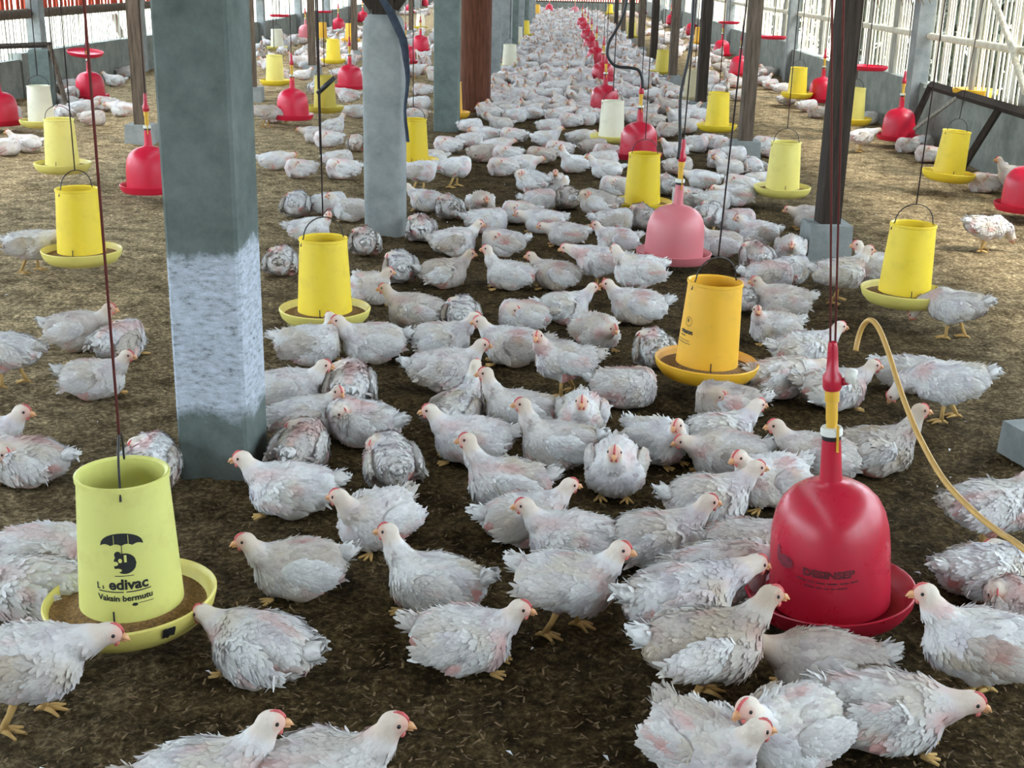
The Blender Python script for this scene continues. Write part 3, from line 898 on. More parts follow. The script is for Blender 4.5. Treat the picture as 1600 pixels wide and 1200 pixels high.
def ellip(cx, cy, rx, ry, n=20, cut=None):
    return strip(lambda u: cy + ry * math.sqrt(max(0, 1 - ((u - cx) / rx) ** 2)), lambda u: cy - ry * math.sqrt(max(0, 1 - ((u - cx) / rx) ** 2)), cx - rx, cx + rx, n)

def rect(u0, v0, u1, v1, n=10):
    return strip(lambda u: v1, lambda u: v0, u0, u1, n)

ang = math.atan2(0 - pf1[1], 0 - pf1[0]) - .13           # print faces the viewer, a little to the left of the axis
S = .00145                                               # metres of print per photograph pixel
um = strip(lambda u: .030 * math.sqrt(max(0, 1 - (u / .050) ** 2)), lambda u: .0085 * abs(math.sin((u + .050) / .100 * math.pi * 4)) * .5 - .001, -.050, .050, 48)
pr1 = [(*um, 0, .262, 0), (*rect(-.0009, -.038, .0009, .0), 0, .262, 0), (*ellip(.002, 0, .0265, .026), .003, .216, 0),
       (*ellip(-.010, .022, .008, .009), .0, .216, 0), (*rect(-.020, 0, .024, .0018), 0, .184, 0)]
edi = text_flat('edivac', .036, .0012, 1.02)
vak = text_flat('Vaksin bermutu', .0205, .0006, 1.0)
pr1 += [(*edi, .010, .151, 0), (*rect(-.062, 0, -.002, .0026), 0, .1425, .8), (*rect(.004, 0, .062, .0026), 0, .1425, .8), (*vak, 0, .1205, .8)]
for a, b, c, d in ((-.066, .151, -.063, .168), (-.063, .151, -.058, .1535), (-.052, .151, -.0495, .160)):   # the first letter is mostly rubbed off
    pr1.append((*rect(a, 0, c, d - b, 3), 0, b, 0))
pr1 += [(*ellip(.022, 0, .007, .0042), 0, .1105, 0), (*rect(.030, 0, .066, .0016), 0, .1120, .3)]
decal(f_print, 'printed_emblem', pr1, hopper_r, ang, 'ink')
cuts = [(*ellip(-.018, .001, .0085, .0055, 10), 0, .216, 0), (*ellip(-.012, -.016, .010, .0048, 10), 0, .216, 0), (*rect(.004, .004, .010, .022, 4), 0, .216, 0), (*ellip(-.005, .008, .0045, .0055, 10), 0, .216, 0),
        (*rect(-.0175, .001, -.0163, .026, 3), 0, .262, 0), (*rect(.0155, .001, .0167, .026, 3), 0, .262, 0)]
for k, c_ in enumerate(cuts): decal(f_print, 'emblem_gap' if k < 4 else 'umbrella_rib', [c_], hopper_r, ang, 'p_lime', .0024)
# black burnt patch on the printed feeder's pan
m = MB(); a0 = math.atan2(-pf1[1], -pf1[0]) + .30
rr = random.Random(3); vs = []; 
for k in range(9):
    t = k / 8; a = a0 + .15 * t
    vs += [(.2030 * math.cos(a), .2030 * math.sin(a), .046 + .005 * rr.random()), (.2115 * math.cos(a), .2115 * math.sin(a), .068), (.2120 * math.cos(a), .2120 * math.sin(a), .077 - .003 * rr.random())]
m.add(vs, [q for k in range(8) for q in ((k * 3, k * 3 + 3, k * 3 + 4, k * 3 + 1), (k * 3 + 1, k * 3 + 4, k * 3 + 5, k * 3 + 2))])
link('burnt_patch', m.mesh('burnt_patch', M['black'], True), f_print)
# worn print on the orange feeder, turned to the left
ang3 = math.atan2(-pf3[1], -pf3[0]) - .95
ring = []
for k in range(24):
    a, b = 2 * math.pi * k / 24, 2 * math.pi * (k + 1) / 24
    ring.append(((math.cos(a) * .019, math.sin(a) * .019), (math.cos(b) * .019, math.sin(b) * .019), (math.cos(b) * .0165, math.sin(b) * .0165), (math.cos(a) * .0165, math.sin(a) * .0165)))
rv, rf = [q for r in ring for q in r], [(k * 4 + 3, k * 4 + 2, k * 4 + 1, k * 4) for k in range(24)]
decal(f_or, 'printed_ring', [(rv, rf, .012, .245, 0), (*ellip(.004, .004, .006, .008, 8), .005, .245, 0)], hopper_r, ang3, 'oliveink')
tx = text_flat('otason', .026, .0012, 1.0)
decal(f_or, 'printed_name', [(*tx, .005, .196, 0), (*rect(-.03, 0, .004, .004), 0, .184, 0)], hopper_r, ang3, 'ink')
decal(f_or, 'printed_lines', [(*rect(-.05, 0, .03, .0028), 0, .166, 0), (*rect(-.05, 0, .036, .0035), 0, .155, 0)], hopper_r, ang3, 'oliveink')

# ------------------------------------------------------------------ bell drinkers
BP = [(.153, .022), (.153, .080), (.1515, .13), (.150, .18), (.146, .225), (.137, .264), (.122, .295), (.101, .318), (.076, .334), (.050, .343), (.034, .348), (.028, .355)]
def bell_r(z):
    for (r0, z0), (r1, z1) in zip(BP, BP[1:]):
        if z <= z1: return r0 + (r1 - r0) * (z - z0) / (z1 - z0)
    return .03
m = MB(); m.lathe([(.110, .004), (.155, .000), (.188, .006), (.203, .030), (.2065, .052), (.2085, .056), (.2045, .058), (.200, .050), (.194, .030), (.180, .012), (.150, .008), (.110, .010)], 56); ME['tray'] = m
m = MB(); m.lathe([(.144, .022)] + BP, 56); ME['bell'] = m
m = MB(); m.lathe([(.0295, .348), (.0270, .375), (.0245, .43), (.0225, .473), (.0, .474)], 24); ME['neck'] = m
m = MB(); m.lathe([(.0235, .462), (.0235, .476)], 24); ME['seal'] = m
m = MB(); m.lathe([(.0, .474), (.027, .475), (.0275, .488), (.025, .494), (.0, .495)], 24); ME['collar'] = m
m = MB(); m.lathe([(.013, .494), (.0150, .52), (.0140, .560), (.0175, .562), (.0175, .600), (.013, .602)], 20); m.box((.010, -.025, .470), (.006, .005, .07)); ME['stem'] = m
m = MB(); m.lathe([(.020, .592), (.0235, .60), (.0235, .628), (.0150, .640), (.0130, .680), (.0125, .700), (.0100, .714), (.0, .718)], 20); ME['valve'] = m
def drinker(px, py, label, short=None, mat='red_far', hang=.05, tilt=0.0, two=0.0, cord='cord', xy=None, scale=1.0, cr=.004, big=False):
    p = at(px, py, hang + .045) if xy is None else np.array((*xy, 0))
    r = tag(link('bell_drinker', None, None, (p[0], p[1], hang)), label, 'drinker', 'hanging bell drinkers', 'thing')
    r.rotation_euler = (0, tilt, 0); r.scale = (scale,) * 3
    to = link('tray', gm('tray', mat), r); to.scale = (1.045, 1.045, 1.0); bo = link('bell', gm('bell', mat), r); link('neck', gm('neck', mat), r)
    link('seal', gm('seal', 'black'), r); link('collar', gm('collar', 'white'), r); link('stem', gm('stem', 'stem'), r); link('valve', gm('valve', 'red'), r)
    if not big:                                              # the farther bells are a little squatter
        bo.scale = (1.1, 1.1, .93)
        for ch in r.children:
            if ch.name.split('.')[0] in ('neck', 'seal', 'collar', 'stem', 'valve'): ch.location.z = -.024
    link('cord', cord_mesh(.712 if big else .686, roof_z(p[0]) - hang, cr, cord, two), r)
    OBST.append((p[0], p[1], .215))
    if short: LAND.append((short, p[0], p[1]))
    return r, p
d_print, pd1 = drinker(1298, 920, 'large red bell drinker printed in black, nearest, tan hose on its valve', 'the printed red drinker', 'red', .055, math.radians(-5), .020, 'redcord', cr=.0028, big=True)
drinker(1052, 395, 'faded pink bell drinker in the middle of the flock', 'the pink drinker', 'pink', .055, math.radians(1.5))
drinker(997, 240, 'dark red bell drinker just behind the deep yellow feeder', 'the dark red drinker behind the yellow feeder', 'red', .055)
drinker(944, 170, 'red bell drinker just behind the off-white feeder in the crowd', 'the red drinker behind the off-white feeder', 'red', .055)
for k, (y, w_) in enumerate(((19.3, 'second'), (23.4, 'third'), (27.6, 'fourth'), (31.7, 'fifth'), (36, 'sixth'), (40.5, 'seventh'))):
    drinker(0, 0, f'red bell drinker, {w_} behind the off-white feeder in the central line', f'the {w_} far red drinker' if k < 1 else None, 'red', .06, xy=(.64, y))
drinker(236, 290, 'red bell drinker half hidden behind the big scraped pillar', 'the red drinker behind the scraped pillar', 'red_far', .06)
drinker(458, 180, 'red bell drinker hanging clear just right of the big scraped pillar', 'the clear red drinker in the left yard', 'red_far', .07)
drinker(547, 134, 'dark red bell drinker beside the left edge of the stub pillar', 'the red drinker beside the stub pillar', 'red_far', .07)
drinker(634, 95, 'red bell drinker whose rim peeks out behind the stub pillar', None, 'red_far', .07)
drinker(657, 77, 'red bell drinker beside the left edge of the grey-green pillar', 'the red drinker beside the grey-green pillar', 'red_far', .07)
drinker(2, 188, 'red bell drinker cut by the left edge beside the bleached feeder', 'the edge drinker by the left wall', 'red_far', .06)
drinker(142, 149, 'shiny crimson bell drinker under a red disc by the left wall', 'the crimson drinker by the left wall', 'red_far', .06)
drinker(478, 58, 'pale pink bell drinker half covered by a grey post far in the left yard', None, 'pink', .07)
drinker(529, 45, 'crimson bell drinker under a white gap far in the left yard', None, 'red_far', .07)
drinker(567, 32, 'crimson bell drinker far left just beside the stub pillar top', None, 'red_far', .07)
drinker(640, 18, 'small red bell drinker far beyond the blue cloth strip', None, 'red_far', .07)
drinker(664, 8, 'tiny red bell drinker far away at the left of the grey-green pillar', None, 'red_far', .07)
drinker(1283, 154, 'magenta-red bell drinker in front of the grey block wall on the right', 'the magenta drinker by the right wall', 'red_far', .07)
drinker(1403, 212, 'bright red bell drinker before the concrete wall post on the right', 'the bright red drinker by the right wall', 'red_far', .07)
drinker(1155, 114, 'red bell drinker beside the second nearest right wooden post', 'the red drinker beyond the second right post', 'red_far', .07)
drinker(1127, 84, 'purplish-red bell drinker behind the third right wooden post', None, 'red_far', .07)
drinker(1080, 52, 'crimson bell drinker past the fourth right wooden post', None, 'red_far', .07)
drinker(1602, 320, 'red bell drinker cut by the right edge, only its tray showing', 'the edge drinker on the right', 'red_far', .07)
drinker(1048, 36, 'small red bell drinker between distant right posts', None, 'red_far', .07)
drinker(1004, 20, 'small dark red bell drinker before the far red fence', None, 'red_far', .07)
drinker(858, 17, 'red bell drinker alone near the far red fence', None, 'red_far', .07)
drinker(898, 21, 'pinkish red bell drinker near the far red fence', None, 'pink', .07)

# print and hose of the nearest drinker
angd = math.atan2(-pd1[1], -pd1[0]) + .03
des = text_flat('DESINSEP', .0265, .0013, 1.15)
decal(d_print, 'printed_name', [(*des, .0, .150, .9)], bell_r, angd, 'wornink')
l1 = [(*rect(a, 0, b, .0042, 4), 0, .134, .9) for a, b in ((-.080, -.055), (-.052, -.034), (-.030, -.008), (-.004, .022), (.028, .050), (.054, .074))]
l1 += [(*rect(a, 0, b, .0036, 4), 0, .121, .9) for a, b in ((-.060, -.036), (-.031, -.016), (-.011, .0), (.005, .016), (.021, .046))]
decal(d_print, 'printed_lines', l1, bell_r, angd, 'wornink')
decal(d_print, 'rubbed_emblem', [(*ellip(-.118, .006, .026, .017), 0, .165, 0), (*ellip(-.145, .02, .008, .022), 0, .165, 0)], bell_r, angd, 'fadeink')
m = MB(); m.tube([(.018, 0, .610), (.044, -.01, .618)], .010, 10); link('valve_outlet', m.mesh('valve_outlet', M['red']), d_print)
m = MB(); m.tube([(.040, -.01, .612), (.046, -.01, .644)], .014, 12); link('hose_cap', m.mesh('hose_cap', M['white']), d_print)
def ray(px, py, dist):
    d = RW @ _v(px, py); return tuple(d * dist + np.array([0, 0, CAMH]))
hp2 = [ray(1440, 690, 2.62), ray(1475, 750, 2.52), ray(1520, 798, 2.42), ray(1562, 832, 2.34), ray(1605, 862, 2.26), (.88, 1.55, .70), (.98, 1.1, .58), (1.12, .65, .32), (1.3, .3, .08), (1.6, .05, .012), (2.6, -.3, .012)]
hp1 = [ray(1388, 550, 2.78), ray(1402, 595, 2.74), ray(1418, 640, 2.69)]
hd0 = 2.86
hpts = [ray(1337, 548, hd0), ray(1341, 528, hd0), ray(1349, 508, hd0 - .01), ray(1361, 500, hd0 - .03), ray(1374, 515, hd0 - .05)] + hp1 + hp2
def catmull(P, n=6):
    P = [np.array(p) for p in P]; P = [2 * P[0] - P[1]] + P + [2 * P[-1] - P[-2]]; o = []
    for i in range(1, len(P) - 2):
        for k in range(n):
            t = k / n
            o.append(.5 * (2 * P[i] + (P[i + 1] - P[i - 1]) * t + (2 * P[i - 1] - 5 * P[i] + 4 * P[i + 1] - P[i + 2]) * t * t + (3 * P[i] - P[i - 1] - 3 * P[i + 1] + P[i + 2]) * t ** 3))
    return o + [P[-2]]
m = MB(); m.tube(catmull(hpts), .0058, 10)
tag(link('water_hose', m.mesh('water_hose', M['hose'])), 'tan water hose drooping from the printed red drinker towards the right edge', 'hose')

# thick black hose over the pink drinker, thin black water line above the crowd
a = np.array((.66, 6.9, .66))
m = MB(); m.tube(catmull([a, a + (0.005, 0, .10), a + (-.006, 0, .35), a + (.03, 0, .62), a + (.03, 0, 1.1), (a[0] + .03, a[1], roof_z(a[0]))]), .0085, 8)
tag(link('water_hose', m.mesh('water_hose', M['black'])), 'thick black hose coming down onto the pink drinker', 'hose')
def atY(px, py, Y):
    d = RW @ _v(px, py); return d * (Y / d[1]) + np.array([0, 0, CAMH])
m = MB(); m.tube(catmull([atY(x, y, 11.2) for x, y in ((1012, -160), (985, -30), (975, 20), (962, 48), (951, 68), (950, 88), (962, 103), (985, 106), (998, 110), (1003, 122), (1004, 138))]), .013, 8)
tag(link('water_hose', m.mesh('water_hose', M['black'])), 'black hose looping above the crowd behind the dark red drinker', 'hose')
# black stick tied to an upright cord near the olive feeder
p = atY(500, 205, 11.0)
m = MB(); zb, zt = .02, 3.2
m.tube([(p[0], 11.0, zb), (p[0] - .01, 11.0, 1.4), (p[0] - .03, 11.0, zt)], .008, 6)
st = tag(link('rod', m.mesh('rod', M['cord'])), 'thin dark upright rod carrying a slanting black stick in front of the olive feeder', 'rod')
a, b = atY(496, 146, 10.97), atY(523, 121, 10.97)
m = MB(); m.tube([a, (a + b) / 2, b], [.020, .022, .018], 8); link('stick', m.mesh('stick', M['black']), st)

# ------------------------------------------------------------------ red discs hung on cords
def atX(px, py, X):
    d = RW @ _v(px, py); return d * (X / d[0]) + np.array([0, 0, CAMH])
m = MB(); m.lathe([(0, .0), (.18, .0), (.205, .02), (.212, .045), (.206, .047), (.196, .024), (0, .010)], 40); ME['disc'] = m
m = MB(); m.tube([(0, 0, .0), (0, 0, 2.2)], .006, 5); ME['dcord'] = m
for (px, py, X, lab) in ((133, 82, -5.64, 'red plastic disc hanging right above the crimson drinker by the left wall'), (437, 24, -5.9, 'red disc hanging above the off-white feeder far in the left yard'),
                         (506, 18, -6.0, 'red disc hanging before the white gap at the far left'), (1355, 105, 3.2, 'red disc hanging behind the twin cords of the printed drinker'),
                         (1208, 58, 3.3, 'red disc hanging between the second right post and the block wall'), (1139, 35, 3.3, 'red disc hanging beside the second right wooden post, higher up')):
    p = atX(px, py, X)
    r = tag(link('hanging_disc', None, None, tuple(p - np.array((0, 0, .03)))), lab, 'disc', 'red discs on cords', 'thing')
    if px == 133: r.rotation_euler = (.1, .10, 0)
    link('plate', gm('disc', 'red_far'), r); link('cord', gm('dcord', 'cord'), r)
# yellow pan resting on the right wall top
p = atX(1525, 158, XR + .02)
m = ME['pan']; o = link('feeder_pan', gm('pan', 'p_orange'), None, (p[0] - .02, p[1], .595)); o.scale = (.6, 1.9, .8)
o.scale = (1, 1, 1); o.rotation_euler = (0, 0, 0)
tag(o, 'loose amber feeder pan resting on top of the grey right wall', 'pan')

# timber rack against the right wall
A, B = atX(1455, 132, XR - .16), atX(1640, 196, XR - .16)
r = tag(link('timber_rack', None, None, (0, 0, 0)), 'dark timber rack leaning against the grey right wall, behind the tilted feeder', 'rack')
def bar(name, a, b, rad, mat='darkwood', seg=4):
    m = MB(); m.tube([a, b], rad, seg); return link(name, m.mesh(name, M[mat], False), r)
A = np.array(A); B = np.array(B); A[2] = .625; B[2] = .625
bar('top_rail', A, B, .045)
bar('leg', A, A + np.array((-.25, -.1, -.63)), .035); bar('leg', A * .35 + B * .65, A * .35 + B * .65 + np.array((-.30, .0, -.63)), .035)
bar('brace', A + (B - A) * .28 + np.array((0, 0, -.03)), A + (B - A) * .05 + np.array((-.16, 0, -.42)), .018, 'greybamboo', 6)
m = MB(); a, b = atX(1543, -25, XR - .14), atX(1602, 145, XR - .14)
m.tube([a, (a + b) / 2 + np.array((.02, 0, 0)), b], .028, 8)
tag(link('bamboo_pole', m.mesh('bamboo_pole', M['bamboo'])), 'pale bamboo pole slanting down in front of the right slat wall', 'pole')
# concrete stub and slanting props near the left wall
p = at(72, 172)
r = tag(link('stub_pillar', None, None, (p[0], p[1], 0)), 'short concrete stub with a dark timber cap behind the bleached feeder', 'pillar', None, 'thing')
m = MB(); m.box((0, 0, .33), (.22, .22, .68), .1); link('stub', m.mesh('stub', M['concrete_dark'], False), r)
m = MB(); m.tube([(-1.1, .0, .66), (.12, 0, .73)], .035, 6); link('cap_rail', m.mesh('cap_rail', M['darkwood'], False), r)
m = MB(); m.tube([(.12, -.03, .72), (.36, -.25, .0)], .028, 6); link('prop', m.mesh('prop', M['wood'], False), r)
p = at(207, 108); q = atY(178, 22, p[1] - .2)
m = MB(); m.tube([q, p], .05, 8)
tag(link('wooden_prop', m.mesh('wooden_prop', M['wood'])), 'slanting wooden prop behind the grey post beside the scraped pillar', 'prop')
p = at(1640, 718)
m = MB(); m.box((0, 0, .06), (.28, .22, .12), .3, .97)
tag(link('concrete_block', m.mesh('concrete_block', M['concrete'], False), None, (p[0], p[1], 0)), 'grey concrete block lying on the litter at the right edge above the hose', 'block')
OBST.append((p[0], p[1], .16))
# things beyond the right fence: hedge clumps and neighbouring trunks
def clump(c, r, seed, label):
    rs = np.random.RandomState(seed); m = MB()
    for _ in range(1400):
        u = rs.normal(0, 1, 3); u /= np.linalg.norm(u); q = np.array(c) + u * np.array(r) * rs.uniform(.55, 1) ** .5
        if q[2] < -.2: continue
        d = rs.normal(0, 1, 3); d /= np.linalg.norm(d); e = np.cross(d, u + .01); e /= np.linalg.norm(e); l, w = rs.uniform(.2, .42), rs.uniform(.07, .14)
        m.add([q, q + d * l * .5 + e * w, q + d * l, q + d * l * .5 - e * w], [(0, 1, 2, 3)])
    root = tag(link('shrub', None, None, (c[0], c[1], -.25)), label, 'shrub', 'shrubs outside the right fence', 'thing')
    o = link('foliage', m.mesh('foliage', M['leaf'], False), root, (-c[0], -c[1], .25))
    m = MB(); m.tube([(0, 0, 0), (.05, 0, 1.2)], .07, 8); link('stem', m.mesh('stem', M['wood']), root)
for k, (c, r_, lab) in enumerate((((6.6, 14, .7), (1.3, 2.4, 1.3), 'leafy shrub outside the right fence behind the slanting bamboo pole'), ((7.2, 20, .8), (1.5, 2.8, 1.5), 'leafy shrub outside the right fence behind the bright red drinker'),
                                  ((7.5, 29, .9), (1.7, 4, 1.7), 'leafy shrub outside the right fence behind the second right post'), ((8, 41, 1.0), (2, 5, 1.9), 'leafy shrub far outside the right fence'))):
    clump(c, r_, k + 1, lab)

# ------------------------------------------------------------------ litter flakes and down on the floor
rs_ = np.random.RandomState(11); m = MB()
for _ in range(20000):
    y = 1.6 + 9 * rs_.rand() ** 1.7; x = max(XL + .15, min(XR - .15, rs_.uniform(-.46, .48) * (y + .6)))
    l, w = rs_.uniform(.003, .011), rs_.uniform(.0012, .0028); a = rs_.uniform(0, math.pi); z = rs_.uniform(.000, .010)
    c, s = math.cos(a), math.sin(a); tz = rs_.uniform(-.006, .006)
    m.add([(x - c * l - s * w, y - s * l + c * w, z), (x + c * l - s * w, y + s * l + c * w, z + tz), (x + c * l + s * w, y + s * l - c * w, z + tz), (x - c * l + s * w, y - s * l - c * w, z)], [(0, 1, 2, 3)])
tag(link('litter_flakes', m.mesh('litter_flakes', M['flake'], False)), 'wood shavings and husks strewn over the brown floor', 'litter', kind='stuff')
m = MB()
for _ in range(170):
    y = 1.9 + 12 * rs_.rand() ** 1.3; x = max(XL + .15, min(XR - .15, rs_.uniform(-.46, .48) * (y + .6))); a = rs_.uniform(0, 6.28); l = rs_.uniform(.006, .015)
    c, s = math.cos(a), math.sin(a)
    m.add([(x, y, .008), (x + c * l - s * l * .35, y + s * l + c * l * .35, .014), (x + c * l * 1.7, y + s * l * 1.7, .010), (x + c * l + s * l * .35, y + s * l - c * l * .35, .012)], [(0, 1, 2, 3)])
tag(link('down_feathers', m.mesh('down_feathers', M['down'], False)), 'loose white down feathers scattered on the brown litter', 'feathers', kind='stuff')
